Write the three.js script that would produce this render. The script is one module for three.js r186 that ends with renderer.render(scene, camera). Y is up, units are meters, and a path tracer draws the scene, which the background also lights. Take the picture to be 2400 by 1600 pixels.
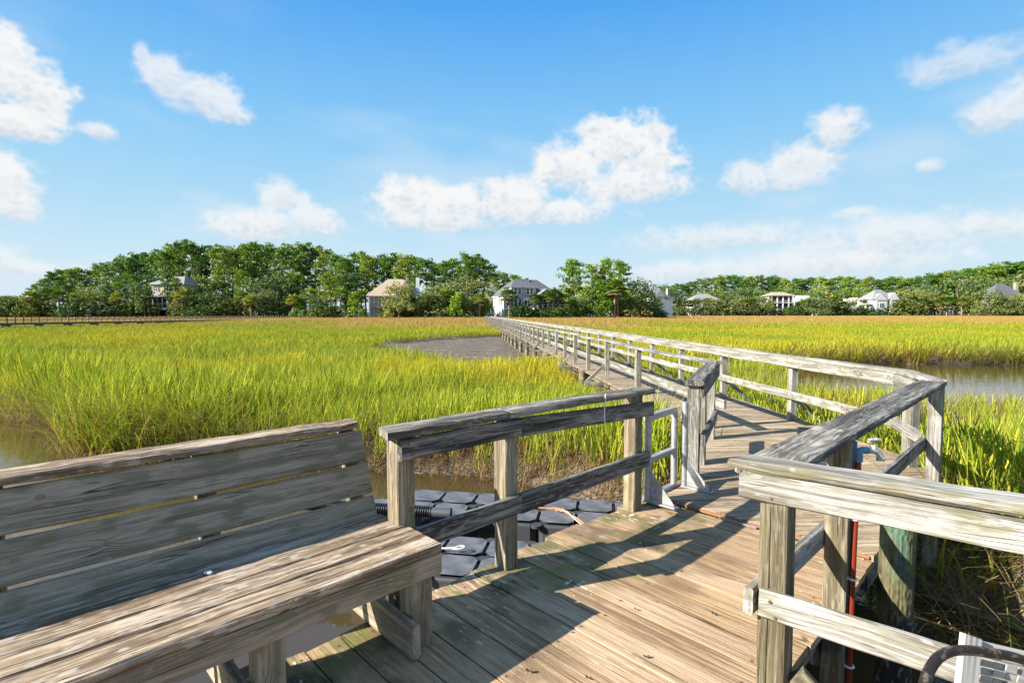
import * as THREE from 'three';
import { mergeGeometries } from 'three/addons/utils/BufferGeometryUtils.js';

// ---------------------------------------------------------------- camera, sky, sun, exposure
const scene = new THREE.Scene();
const EYE = 1.55;                                      // eye height above the deck (deck is y = 0)
const camera = new THREE.PerspectiveCamera(65.24, 1024 / 682, 0.05, 3000);
camera.position.set(0, EYE, 0);
camera.rotation.x = -Math.atan(65 / 1250);
const renderer = new THREE.WebGLRenderer({ antialias: true });
renderer.toneMapping = THREE.LinearToneMapping;
renderer.toneMappingExposure = 2.6;
renderer.shadowMap.enabled = true;
const SKY_GAIN = 0.37;                                  // sky radiance for the exposure above
const SUN_DIR = new THREE.Vector3(-1.615, 1.0, 0.574).normalize();
const sun = new THREE.DirectionalLight(new THREE.Color(1.0, 0.93, 0.82), 5);
sun.position.copy(SUN_DIR).multiplyScalar(120);
sun.castShadow = true;
sun.shadow.radius = 1;
sun.shadow.mapSize.set(4096, 4096);
Object.assign(sun.shadow.camera, { left: -60, right: 60, top: 60, bottom: -60, near: 1, far: 400 });
sun.name = 'sun';
scene.add(sun, sun.target);

// ---------------------------------------------------------------- seeded noise
function rng(seed) { let s = seed | 0; return () => { s = (s + 0x6d2b79f5) | 0; let t = Math.imul(s ^ (s >>> 15), 1 | s); t = (t + Math.imul(t ^ (t >>> 7), 61 | t)) ^ t; return ((t ^ (t >>> 14)) >>> 0) / 4294967296; }; }
const PERM = new Float32Array(65536);
{ const r = rng(7); for (let i = 0; i < 65536; i++) PERM[i] = r(); }
const hash2 = (x, y) => PERM[((x * 73856093) ^ (y * 19349663)) & 65535];
function vn(x, y) {                                     // value noise 0..1
  const ix = Math.floor(x), iy = Math.floor(y), fx = x - ix, fy = y - iy, u = fx * fx * (3 - 2 * fx), v = fy * fy * (3 - 2 * fy);
  const a = hash2(ix, iy), b = hash2(ix + 1, iy), c = hash2(ix, iy + 1), d = hash2(ix + 1, iy + 1);
  return a + (b - a) * u + (c - a) * v + (a - b - c + d) * u * v;
}
function fbm(x, y, o = 4) { let s = 0, a = 0.5, n = 0; for (let i = 0; i < o; i++) { s += a * vn(x, y); n += a; x = x * 2.03 + 17.1; y = y * 2.03 + 9.7; a *= 0.5; } return s / n; }
const clamp = (x, a = 0, b = 1) => (x < a ? a : x > b ? b : x);
const sst = (a, b, x) => { const t = clamp((x - a) / (b - a)); return t * t * (3 - 2 * t); };
const mix = (a, b, t) => a + (b - a) * t;
const mix3 = (a, b, t) => [a[0] + (b[0] - a[0]) * t, a[1] + (b[1] - a[1]) * t, a[2] + (b[2] - a[2]) * t];

// ---------------------------------------------------------------- sky: blue air with fair-weather cumulus, azimuth / elevation in degrees
{
  const W = 4096, H = 2048, data = new Float32Array(W * H * 4);
  const clouds = [[-42.6, 19.4, 1.5, 1.7, 1], [-41.7, 17.3, 2.7, 2.4, 1], [-42.5, 14.4, 3.2, 1.8, 1], [-40.5, 16.4, 1.6, 2.2, 1], [-42.9, 10.3, 1.9, 2.2, 0.9], [-42.5, 8.4, 1.7, 1.9, 0.9], [-43.6, 4.1, 1.7, 1.5, 0.5], [-32.3, 19.8, 2.2, 2.0, 0.7], [-29.7, 18.9, 3.0, 2.1, 0.8], [-27.4, 17.9, 2.1, 1.4, 0.7], [-34.1, 21.3, 0.6, 1.4, 0.4], [-37.1, 14.9, 1.3, 1.0, 0.7], [-23.1, 10.9, 2.3, 2.0, 0.75], [-25.4, 8.3, 4.1, 2.0, 0.8], [-20.8, 9.0, 3.2, 1.8, 0.75], [-10.7, 11.6, 3.9, 2.3, 1], [-5.4, 11.3, 4.9, 2.1, 1], [0.0, 11.8, 4.5, 2.1, 0.95], [5.8, 14.7, 4.0, 2.9, 1], [11.6, 16.9, 4.3, 2.6, 1], [14.6, 15.1, 3.0, 2.4, 1], [12.5, 12.8, 6.4, 2.1, 0.9], [2.3, 10.5, 9.0, 1.7, 0.8], [-7.2, 9.6, 6.7, 1.5, 0.8], [8.9, 18.6, 1.8, 1.2, 0.9], [14.9, 17.8, 1.7, 1.4, 0.9], [28.2, 13.8, 3.2, 2.0, 0.8], [30.8, 16.0, 2.3, 2.1, 0.85], [23.1, 12.9, 1.9, 2.0, 0.7], [27.1, 12.4, 3.9, 1.5, 0.7], [41.8, 15.2, 2.5, 1.8, 0.7], [43.2, 15.8, 1.4, 1.8, 0.7], [39.3, 19.4, 4.0, 1.8, 0.3], [37.7, 12.1, 1.1, 0.7, 0.5], [32.3, 8.9, 1.9, 0.7, 0.4], [21.6, 7.3, 9.8, 1.6, 0.45], [35.5, 6.4, 6.6, 2.2, 0.5], [30.8, 4.5, 10.1, 1.5, 0.5], [41.8, 6.6, 3.0, 1.7, 0.5], [17.7, 4.1, 10.3, 1.3, 0.35], [-29.1, 4.6, 7.0, 1.2, 0.3], [-41.2, 3.3, 3.9, 1.0, 0.4]];
  const r = rng(41);
  for (let k = 0; k < 40; k++) {                        // the same kind of clouds all round, out of view
    const az = 50 + r() * 200, el = 4 + r() * 20, w = 2.5 + r() * 4;
    const n = 2 + Math.floor(r() * 4), s = 0.5 + r() * 0.5;
    for (let j = 0; j < n; j++) clouds.push([az + (r() - 0.5) * w * 3, el + (r() - 0.3) * 2.4, w * (0.5 + r() * 0.6), 1 + r() * 1.6, s]);
  }
  for (let k = 0; k < 26; k++) {                        // clouds added out of view, overhead and behind, to whiten the blue fill
    const az = -80 + r() * 330, el = 36 + r() * 34, w = (4 + r() * 5) / Math.cos(el * Math.PI / 180), n = 3 + Math.floor(r() * 3);
    for (let j = 0; j < n; j++) clouds.push([az + (r() - 0.5) * w * 2, el + (r() - 0.4) * 4, w * (0.5 + r() * 0.6), 2 + r() * 2.4, 0.6 + r() * 0.4]);
  }
  const field = new Float32Array(W * H), rel = new Float32Array(W * H), str = new Float32Array(W * H);
  for (const [az, el, w, h, s] of clouds) {
    const R = 1.9, row0 = Math.max(H / 2, Math.floor((el - h * R) / 180 * H + H / 2)), row1 = Math.min(H - 1, Math.ceil((el + h * R) / 180 * H + H / 2));
    const c0 = Math.floor((az - w * R + 90) / 360 * W), c1 = Math.ceil((az + w * R + 90) / 360 * W);
    for (let row = row0; row <= row1; row++) {
      const e = ((row + 0.5) / H - 0.5) * 180, dy = (e - el) / h, dyy = dy < 0 ? dy * 1.45 : dy;
      for (let c = c0; c <= c1; c++) {
        const a = (c + 0.5) / W * 360 - 90, dx = (a - az) / w, q = 1 - Math.sqrt(dx * dx + dyy * dyy);
        const i = row * W + ((c % W) + W) % W, v = q + 0.9;
        if (v <= 0) continue;
        const f = q, old = field[i] || -1, m = Math.max(0, 0.5 - Math.abs(f - old)) / 0.5;
        const un = str[i] === 0 ? f : Math.max(f, old) + m * m * 0.09;
        const wv = v * v * v * v; rel[i] = (rel[i] * str[i] + dy * wv) / (str[i] + wv); str[i] += wv;
        field[i] = un;
        data[i * 4 + 3] = str[i] === wv ? s : mix(data[i * 4 + 3], s, wv / str[i]);   // strength kept here for now
      }
    }
  }
  const stops = [[-90, [.62, .78, .92]], [0, [.70, .84, .95]], [2.5, [.70, .86, .96]], [6, [.60, .83, .97]], [11, [.44, .74, .97]], [19, [.25, .60, .97]], [30, [.085, .39, .92]], [50, [.075, .32, .78]], [90, [.08, .29, .68]]];
  const air = (e) => { let k = 1; while (k < stops.length - 1 && e > stops[k][0]) k++; const [e0, a] = stops[k - 1], [e1, b] = stops[k]; return mix3(a, b, clamp((e - e0) / (e1 - e0))); };
  for (let row = 0; row < H; row++) {
    const e = ((row + 0.5) / H - 0.5) * 180, base = air(e), el = Math.max(0, e);
    for (let c = 0; c < W; c++) {
      const i = row * W + c, o = i * 4, a = (c + 0.5) / W * 360 - 90;
      let [R, G, B] = base;
      if (e > -1) {
        const ex = Math.cos(a * Math.PI / 180), ez = Math.sin(a * Math.PI / 180);
        // thin high veils
        const veil = sst(0.52, 0.8, fbm(a * 0.07 + el * 0.05 + 31, el * 0.22, 4)) * sst(34, 6, el) * 0.34;
        R = mix(R, .86, veil); G = mix(G, .91, veil); B = mix(B, .96, veil);
        if (str[i] > 0) {
          const nx = a * 0.62 + 200, ny = el * 0.8 + 30;
          const n = fbm(nx, ny, 5), bill = 1 - Math.abs(2 * fbm(nx * 1.9 + 7, ny * 1.9, 4) - 1);
          const d = field[i] + 0.14 + (n - 0.5) * 0.95 + (bill - 0.72) * 0.3;
          const s = data[o + 3], edge = mix(0.95, 0.58, s);
          const alpha = sst(-0.12, edge, d) * mix(0.5, 1, s) * (s > 0.8 ? 1 : 0.92);
          const top = clamp(0.5 + rel[i] * 0.55 + (bill - 0.7) * 0.6 + (n - 0.5) * 0.5 - d * 0.12);
          const lit = sst(0.0, 0.75, top);
          const white = mix3([.70, .77, .85], [.97, .975, .98], lit);
          R = mix(R, white[0], alpha); G = mix(G, white[1], alpha); B = mix(B, white[2], alpha);
        }
      }
      data[o] = R * SKY_GAIN; data[o + 1] = G * SKY_GAIN; data[o + 2] = B * SKY_GAIN; data[o + 3] = 1;
    }
  }
  const sky = new THREE.DataTexture(data, W, H, THREE.RGBAFormat, THREE.FloatType);
  sky.mapping = THREE.EquirectangularReflectionMapping; sky.magFilter = THREE.LinearFilter; sky.needsUpdate = true;
  scene.background = sky; scene.environment = sky;
}

// ---------------------------------------------------------------- object helpers
const used = new Map();
function numbered(name) { const k = used.get(name) ?? 0; used.set(name, k + 1); return k ? name + '_' + String(k).padStart(3, '0') : name; }
function thing(name, label, category, pos = [0, 0, 0], { group, kind, turn = 0 } = {}) {
  const o = new THREE.Group(); o.name = numbered(name); o.position.set(...pos); o.rotation.y = turn;
  if (label) o.userData.label = label; if (category) o.userData.category = category; if (group) o.userData.group = group; if (kind) o.userData.kind = kind;
  scene.add(o); return o;
}
function part(parent, name, geo, mat, world = true, label) {   // world: geometry is given in world metres and moved into the thing's frame
  if (world && (parent.position.x || parent.position.y || parent.position.z)) geo.translate(-parent.position.x, -parent.position.y, -parent.position.z);
  const m = new THREE.Mesh(geo, mat); m.name = name; m.castShadow = m.receiveShadow = true; if (label) m.userData.label = label;
  parent.add(m); return m;
}
function sub(parent, name, geo, mat) { const m = new THREE.Mesh(geo, mat); m.name = name; m.castShadow = m.receiveShadow = true; parent.add(m); return m; }
function copyOf(root, pos, turn, scale, label, group) {
  const c = root.clone(); c.name = numbered(root.name.replace(/_\d{3}$/, '')); c.position.set(...pos); c.rotation.y = turn; if (Array.isArray(scale)) c.scale.set(...scale); else c.scale.setScalar(scale);
  c.userData = { ...root.userData, label, group }; scene.add(c); return c;
}
const V = (x, y, z) => new THREE.Vector3(x, y, z);

// platform frame: a runs along the near railings, n across the walkway (away from the creek side)
const TH = 46 * Math.PI / 180, AX = Math.sin(TH), AZ = -Math.cos(TH), NX = Math.cos(TH), NZ = Math.sin(TH);
const an = (a, n, y = 0) => V(a * AX + n * NX, y, a * AZ + n * NZ);
// boardwalk frame: s metres out along the walk, t metres to the left of its right-hand edge
const BH = Math.atan(0.0751), BSX = -Math.sin(BH), BSZ = -Math.cos(BH), BTX = -Math.cos(BH), BTZ = Math.sin(BH);
const st = (s, t, y = 0) => V(4.65 + s * BSX + t * BTX, y, s * BSZ + t * BTZ);

// ---------------------------------------------------------------- lumber
const TU = 2.0, TV = 0.5;                                 // metres covered by one tile of a wood texture, along and across
let uvSeed = rng(99);
function lumber(p0, p1, w, h, { segs = 5, chamfer = 0.006, wear = 0.0015, sag = 0, up = V(0, 1, 0), roll = 0, uv, cut0 = 0, cut1 = 0 } = {}) {
  // a board or post from p0 to p1: w across (horizontal), h along up; chamfered edges, a little worn and bowed
  const X = p1.clone().sub(p0), L = X.length(); X.normalize();
  let Z = X.clone().cross(up); if (Z.lengthSq() < 1e-6) Z = V(1, 0, 0).cross(X).lengthSq() > .1 ? X.clone().cross(V(0, 0, 1)) : V(0, 0, 1); Z.normalize();
  let Y = Z.clone().cross(X).normalize();
  if (roll) { Z.applyAxisAngle(X, roll); Y.applyAxisAngle(X, roll); }
  const c = Math.min(chamfer, w * 0.3, h * 0.3), hw = w / 2, hh = h / 2;
  const prof = c > 0 ? [[hw - c, hh], [-hw + c, hh], [-hw, hh - c], [-hw, -hh + c], [-hw + c, -hh], [hw - c, -hh], [hw, -hh + c], [hw, hh - c]] : [[hw, hh], [-hw, hh], [-hw, -hh], [hw, -hh]];
  const m = prof.length, pos = [], uvs = [], idx = [], r = uvSeed, ou = uv ? uv[0] : r() * 7, ov = uv ? uv[1] : r() * 5;
  const rings = [];
  for (let i = 0; i <= segs; i++) {
    const f = i / segs, dy = sag * 4 * f * (1 - f);
    rings.push(prof.map(([z, y]) => {
      const jz = wear ? (r() - 0.5) * 2 * wear : 0, jy = wear ? (r() - 0.5) * 2 * wear : 0;
      const skew = (i === 0 ? cut0 : i === segs ? -cut1 : 0) * (z / hw);
      return p0.clone().addScaledVector(X, f * L + skew).addScaledVector(Z, z + jz).addScaledVector(Y, y + jy - dy);
    }));
  }
  let per = 0;
  for (let k = 0; k < m; k++) {
    const k2 = (k + 1) % m, len = Math.hypot(prof[k2][0] - prof[k][0], prof[k2][1] - prof[k][1]), b = pos.length / 3;
    for (let i = 0; i <= segs; i++) for (const [q, pv] of [[k, per], [k2, per + len]]) {
      const P = rings[i][q]; pos.push(P.x, P.y, P.z); uvs.push((i / segs * L) / TU + ou, pv / TV + ov);
    }
    for (let i = 0; i < segs; i++) { const a = b + i * 2; idx.push(a, a + 1, a + 2, a + 1, a + 3, a + 2); }
    per += len;
  }
  for (const i of [0, segs]) {
    const b = pos.length / 3;
    for (let k = 0; k < m; k++) { const P = rings[i][k]; pos.push(P.x, P.y, P.z); uvs.push(prof[k][1] / TU * 3 + ou, prof[k][0] / TV + ov); }
    for (let k = 1; k < m - 1; k++) if (i === 0) idx.push(b, b + k + 1, b + k); else idx.push(b, b + k, b + k + 1);
  }
  const g = new THREE.BufferGeometry();
  g.setAttribute('position', new THREE.Float32BufferAttribute(pos, 3)); g.setAttribute('uv', new THREE.Float32BufferAttribute(uvs, 2)); g.setIndex(idx);
  // winding: make sure faces point outwards
  const A = rings[0][0], B = rings[0][1], C = rings[1][0], nrm = B.clone().sub(A).cross(C.clone().sub(A)), mid = A.clone().add(B).add(C).divideScalar(3).sub(p0);
  const out = mid.clone().addScaledVector(X, -mid.dot(X));
  if (nrm.dot(out) < 0) { const id = g.index.array; for (let i = 0; i < id.length; i += 3) { const t = id[i]; id[i] = id[i + 1]; id[i + 1] = t; } }
  g.computeVertexNormals(); return g;
}
function plankPoly(poly, y0, y1, uvOf) {                     // a flat board with the outline poly [[x,z]...]
  const pos = [], uvs = [], idx = [], n = poly.length;
  let area = 0; for (let k = 0; k < n; k++) { const [x, z] = poly[k], [x2, z2] = poly[(k + 1) % n]; area += x * z2 - x2 * z; }
  const P = area > 0 ? poly.slice().reverse() : poly;
  for (const [y, top] of [[y1, 1], [y0, 0]]) {
    const b = pos.length / 3; for (const [x, z] of P) { pos.push(x, y, z); uvs.push(...uvOf(x, z)); }
    for (let k = 1; k < n - 1; k++) top ? idx.push(b, b + k, b + k + 1) : idx.push(b, b + k + 1, b + k);
  }
  for (let k = 0; k < n; k++) {
    const [x, z] = P[k], [x2, z2] = P[(k + 1) % n], b = pos.length / 3, u = uvOf(x, z), u2 = uvOf(x2, z2), d = 0.012;
    pos.push(x, y1, z, x2, y1, z2, x2, y0, z2, x, y0, z); uvs.push(u[0], u[1], u2[0], u2[1], u2[0], u2[1] + d, u[0], u[1] + d);
    idx.push(b, b + 2, b + 1, b, b + 3, b + 2);
  }
  const g = new THREE.BufferGeometry(); g.setAttribute('position', new THREE.Float32BufferAttribute(pos, 3)); g.setAttribute('uv', new THREE.Float32BufferAttribute(uvs, 2)); g.setIndex(idx);
  const h = g.toNonIndexed(); h.computeVertexNormals(); return h;
}
function clipStrip(poly, d, lo, hi) {                         // the part of a polygon with lo < p.d < hi
  const half = (P, f) => { const out = []; for (let k = 0; k < P.length; k++) { const a = P[k], b = P[(k + 1) % P.length], fa = f(a), fb = f(b); if (fa >= 0) out.push(a); if ((fa >= 0) !== (fb >= 0)) { const t = fa / (fa - fb); out.push([mix(a[0], b[0], t), mix(a[1], b[1], t)]); } } return out; };
  const dot = (p) => p[0] * d[0] + p[1] * d[1];
  return half(half(poly, (p) => dot(p) - lo), (p) => hi - dot(p));
}
function tube(points, r, segs = 24, rad = 8, closed = false) { return new THREE.TubeGeometry(new THREE.CatmullRomCurve3(points, closed, 'centripetal'), segs, r, rad, closed); }
function cyl(p0, p1, r0, r1, rad = 12, hs = 1) {
  const d = p1.clone().sub(p0), L = d.length(), g = new THREE.CylinderGeometry(r1, r0, L, rad, hs);
  g.translate(0, L / 2, 0); g.applyQuaternion(new THREE.Quaternion().setFromUnitVectors(V(0, 1, 0), d.normalize())); g.translate(p0.x, p0.y, p0.z); return g;
}
const boxAt = (cx, cy, cz, sx, sy, sz) => { const g = new THREE.BoxGeometry(sx, sy, sz); g.translate(cx, cy, cz); return g; };

// ---------------------------------------------------------------- wood and other surface textures
const enc = (l) => { l = clamp(l); return Math.round(255 * (l <= 0.0031308 ? l * 12.92 : 1.055 * Math.pow(l, 1 / 2.4) - 0.055)); };
function makeTex(W, H, fn, srgb = true) {                     // fn(x,y) -> [r,g,b,height], linear
  const c = new Uint8Array(W * H * 4), b = new Uint8Array(W * H * 4);
  for (let y = 0; y < H; y++) for (let x = 0; x < W; x++) {
    const q = fn(x / W, y / H), o = (y * W + x) * 4;
    c[o] = enc(q[0]); c[o + 1] = enc(q[1]); c[o + 2] = enc(q[2]); c[o + 3] = 255;
    const h = Math.round(255 * clamp(q[3])); b[o] = b[o + 1] = b[o + 2] = h; b[o + 3] = 255;
  }
  const t = (d, s) => { const T = new THREE.DataTexture(d, W, H); T.wrapS = T.wrapT = THREE.RepeatWrapping; T.magFilter = THREE.LinearFilter; T.minFilter = THREE.LinearMipmapLinearFilter; if (s) T.colorSpace = THREE.SRGBColorSpace; T.needsUpdate = true; return T; };
  return { map: t(c, true), bump: t(b, false) };
}
const wrapN = (fx, fy, kx, ky, o = 0) => {                    // tileable value noise, kx ky whole numbers
  const x = fx * kx, y = fy * ky, ix = Math.floor(x), iy = Math.floor(y), u0 = x - ix, v0 = y - iy, u = u0 * u0 * (3 - 2 * u0), v = v0 * v0 * (3 - 2 * v0);
  const H = (i, j) => hash2(((i % kx) + kx) % kx + o * 131, ((j % ky) + ky) % ky + o * 57);
  const a = H(ix, iy), b = H(ix + 1, iy), c = H(ix, iy + 1), d = H(ix + 1, iy + 1);
  return a + (b - a) * u + (c - a) * v + (a - b - c + d) * u * v;
};
function woodTex({ W = 1024, H = 512, base, light, dark, seed, crack = 0.5, stain = 0, stainCol = [.1, .11, .03], fleck = 0, fleckCol = [.6, .56, .5], knots = 3, contrast = 1, rough = 1 }) {
  const r = rng(seed), K = []; for (let i = 0; i < knots; i++) K.push([r(), r(), 0.008 + r() * 0.012]);
  return makeTex(W, H, (fx, fy) => {
    let wob = (wrapN(fx, fy, 6, 9, seed) - 0.5) * 0.05, kd = 9;
    for (const [kx, ky, kr] of K) { let dx = Math.abs(fx - kx); dx = Math.min(dx, 1 - dx) * 2.6; let dy = fy - ky; dy -= Math.round(dy); const q = Math.hypot(dx, dy * 0.9); wob += 0.03 * Math.exp(-q * q / (kr * kr * 18)) * Math.sign(dy + 1e-5); kd = Math.min(kd, q / kr); }
    const y = fy + wob;
    const g1 = wrapN(fx, y, 5, 46, seed + 1), g2 = wrapN(fx, y, 14, 118, seed + 2), g3 = wrapN(fx, y, 44, 236, seed + 3), g0 = wrapN(fx, y, 4, 15, seed + 12), b1 = wrapN(fx, fy, 4, 6, seed + 4), b2 = wrapN(fx, fy, 22, 14, seed + 5), f1 = wrapN(fx, fy, 180, 200, seed + 6);
    let t = 0.5 + contrast * ((g0 - 0.5) * 0.75 + (g1 - 0.5) * 0.8 + (g2 - 0.5) * 0.55 + (g3 - 0.5) * 0.4 + (b1 - 0.5) * 0.5 + (f1 - 0.5) * 0.14);
    let c = t < 0.5 ? mix3(dark, base, clamp(t * 2)) : mix3(base, light, clamp(t * 2 - 1));
    let h = 0.55 + rough * ((g2 - 0.5) * 0.4 + (g3 - 0.5) * 0.35 + (g1 - 0.5) * 0.25);
    const cr = wrapN(fx, y, 3, 62, seed + 7), crm = wrapN(fx, fy, 7, 8, seed + 8), ck = crack * sst(0.055, 0.0, Math.abs(cr - 0.5)) * sst(0.5, 0.68, crm);
    c = mix3(c, [dark[0] * 0.28, dark[1] * 0.28, dark[2] * 0.28], clamp(ck)); h -= ck * 0.55;
    if (stain) { const s = stain * sst(0.52, 0.75, b2 * 0.55 + b1 * 0.35 + f1 * 0.1 + (g2 - 0.5) * 0.2); c = mix3(c, stainCol, clamp(s)); }
    if (fleck) { const s = fleck * sst(0.6, 0.74, wrapN(fx, fy, 46, 62, seed + 9) * 0.6 + wrapN(fx, fy, 9, 10, seed + 10) * 0.4); c = mix3(c, fleckCol, clamp(s)); h += s * 0.1; }
    if (kd < 3) { const s = sst(1.6, 0.7, kd); c = mix3(c, mix3(dark, base, 0.15), s * 0.85); if (Math.abs(kd - 1.2) < 0.25) c = mix3(c, dark, 0.6); }
    return [c[0], c[1], c[2], h];
  });
}
function woodMat(tex, tint = [1, 1, 1], bump = 0.004, rough = 0.86) { const m = new THREE.MeshStandardMaterial({ map: tex.map, bumpMap: tex.bump, bumpScale: bump, roughness: rough, metalness: 0 }); m.color.setRGB(...tint); return m; }
const variants = (tex, tints, bump, rough) => tints.map((t) => woodMat(tex, t, bump, rough));
const plain = (rgb, rough = 0.8, metal = 0) => { const m = new THREE.MeshStandardMaterial({ roughness: rough, metalness: metal }); m.color.setRGB(...rgb); return m; };
const T_pale = woodTex({ base: [.30, .285, .25], light: [.45, .44, .415], dark: [.14, .128, .10], seed: 11, stain: .75, stainCol: [.17, .158, .08], crack: .8, fleck: .4, fleckCol: [.46, .455, .43], contrast: 1.05 });
const T_grey = woodTex({ base: [.115, .107, .093], light: [.28, .265, .235], dark: [.034, .031, .027], seed: 23, stain: .6, stainCol: [.03, .028, .025], crack: .9, fleck: .45, fleckCol: [.30, .285, .255], contrast: 1.25 });
const T_cap = woodTex({ base: [.15, .135, .112], light: [.33, .31, .272], dark: [.048, .043, .036], seed: 29, stain: .6, stainCol: [.045, .041, .035], crack: 1, fleck: .45, fleckCol: [.35, .33, .29], contrast: 1.3 });
const T_post = woodTex({ base: [.205, .17, .115], light: [.34, .29, .21], dark: [.10, .078, .045], seed: 37, stain: .6, stainCol: [.125, .115, .045], crack: .9, knots: 4, fleck: .3, fleckCol: [.34, .325, .275], contrast: 1.1 });
const T_walk = woodTex({ base: [.31, .235, .148], light: [.44, .35, .245], dark: [.165, .116, .068], seed: 51, stain: .4, stainCol: [.125, .095, .052], crack: .8, fleck: .3, fleckCol: [.43, .38, .32], contrast: 1.1 });
const T_seat = woodTex({ base: [.30, .22, .14], light: [.49, .39, .28], dark: [.125, .077, .042], seed: 67, stain: .5, stainCol: [.085, .05, .024], crack: 1, fleck: .75, fleckCol: [.47, .40, .32], contrast: 1.2, rough: 1.4 });
const T_paint = woodTex({ base: [.285, .23, .165], light: [.385, .32, .24], dark: [.17, .133, .09], seed: 83, stain: .75, stainCol: [.14, .132, .07], crack: 1, fleck: .35, fleckCol: [.38, .32, .25], contrast: 1.0 });
const M_pale = variants(T_pale, [[.92, .92, .92], [.83, .83, .84], [.97, .96, .94]], 0.005);
const M_grey = variants(T_grey, [[1, 1, 1], [.85, .85, .86], [1.15, 1.13, 1.1]], 0.006);
const M_cap = variants(T_cap, [[1, 1, 1], [.82, .82, .82], [1.12, 1.1, 1.06]], 0.006);
const M_post = variants(T_post, [[1, 1, 1], [.88, .9, .88], [1.06, 1.03, .98]], 0.004);
const M_walk = variants(T_walk, [[1, 1, 1], [.84, .83, .82], [1.1, 1.07, 1.03], [.93, .88, .82]], 0.004);
const M_seat = variants(T_seat, [[1, 1, 1], [.94, .94, .94]], 0.007);
const M_paint = variants(T_paint, [[1, 1, 1], [.95, .96, .95], [1.05, 1.04, 1.02]], 0.004);
const M_rust = plain([.20, .075, .03], 0.9), M_nail = plain([.12, .10, .09], 0.6, 0.5);
const pick = (arr, r) => arr[Math.floor(r() * arr.length) % arr.length];

// ---------------------------------------------------------------- the land: marsh, creek, pond, mudflat
function polySD(P, x, z) {                                     // distance to a polygon's outline, negative inside
  let d = 1e9, inside = false;
  for (let i = 0, j = P.length - 1; i < P.length; j = i++) {
    const [ax, az] = P[i], [bx, bz] = P[j], ex = bx - ax, ez = bz - az, t = clamp(((x - ax) * ex + (z - az) * ez) / (ex * ex + ez * ez)), q = (x - ax - ex * t) ** 2 + (z - az - ez * t) ** 2;
    if (q < d) d = q;
    if ((az > z) !== (bz > z) && x < (bx - ax) * (z - az) / (bz - az) + ax) inside = !inside;
  }
  return inside ? -Math.sqrt(d) : Math.sqrt(d);
}
const CREEK = [[-70, -36], [-30, -23], [-15, -14.6], [-12, -12.6], [-9.6, -11.6], [-8.9, -10.2], [-7.4, -8.9], [-5.6, -8.9], [-2.4, -8.4], [-1, -8.2], [.3, -7.5], [1.2, -6.9], [2.2, -6.1], [3.3, -5.2], [3.7, -4.5], [3.9, -3.6], [4.6, -2], [7, 3], [9, 16], [-70, 16]];
const POND = [[8.6, -15.5], [10, -13], [14, -12.4], [20, -13.2], [35, -17], [48, -20], [48, -28], [33, -27], [25, -25.8], [19, -26.4], [14, -25], [10.5, -21]];
const FLAT = [[1.9, -22], [-1.5, -22.5], [-4.5, -25], [-8, -31], [-9.5, -40], [-7, -47], [-3, -52], [0.2, -54], [1.0, -40], [1.4, -30]];
const WATER_Y = -0.95;
const shoreAt = (x) => mix(146, 246, sst(26, 62, x));
function lay(x, z) {                                            // ground height and what lies there
  const dc = polySD(CREEK, x, z), wob = (vn(x * 0.9 + 5, z * 0.9) - 0.5) * 0.7;
  const dp = x > -2 && z < -6 && z > -34 ? polySD(POND, x, z) : 40;
  const d = Math.min(dc + wob * sst(0, 2, Math.abs(dc) + .3), dp + wob);
  const r = -z, sh = shoreAt(x);
  let y = -0.66 + (fbm(x * 0.12, z * 0.12, 3) - 0.5) * 0.16 + 0.72 * sst(70, sh, r) + 0.7 * sst(sh, sh + 30, r) + 1.6 * sst(sh + 20, sh + 160, r);
  const df = z < -18 && z > -58 && x < 6 && x > -14 ? polySD(FLAT, x, z) + (vn(x * .5, z * .5) - .5) * 1.4 : 40;
  if (df < 0.6) y = mix(-0.80 + (fbm(x * 1.4, z * 1.4, 3) - .5) * .12, y, sst(-0.3, 0.6, df));
  const bank = (fbm(x * 2.6, z * 2.6, 3) - 0.5) * 0.16 * sst(2.2, 0.2, Math.abs(d));
  if (d > 0) y = mix(WATER_Y - 0.03, y, sst(-0.05, 0.85, d)) + bank; else y = WATER_Y - 0.03 - 0.7 * sst(0, 2.6, -d) + bank * 0.4;
  return { y, d, df };
}
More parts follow.
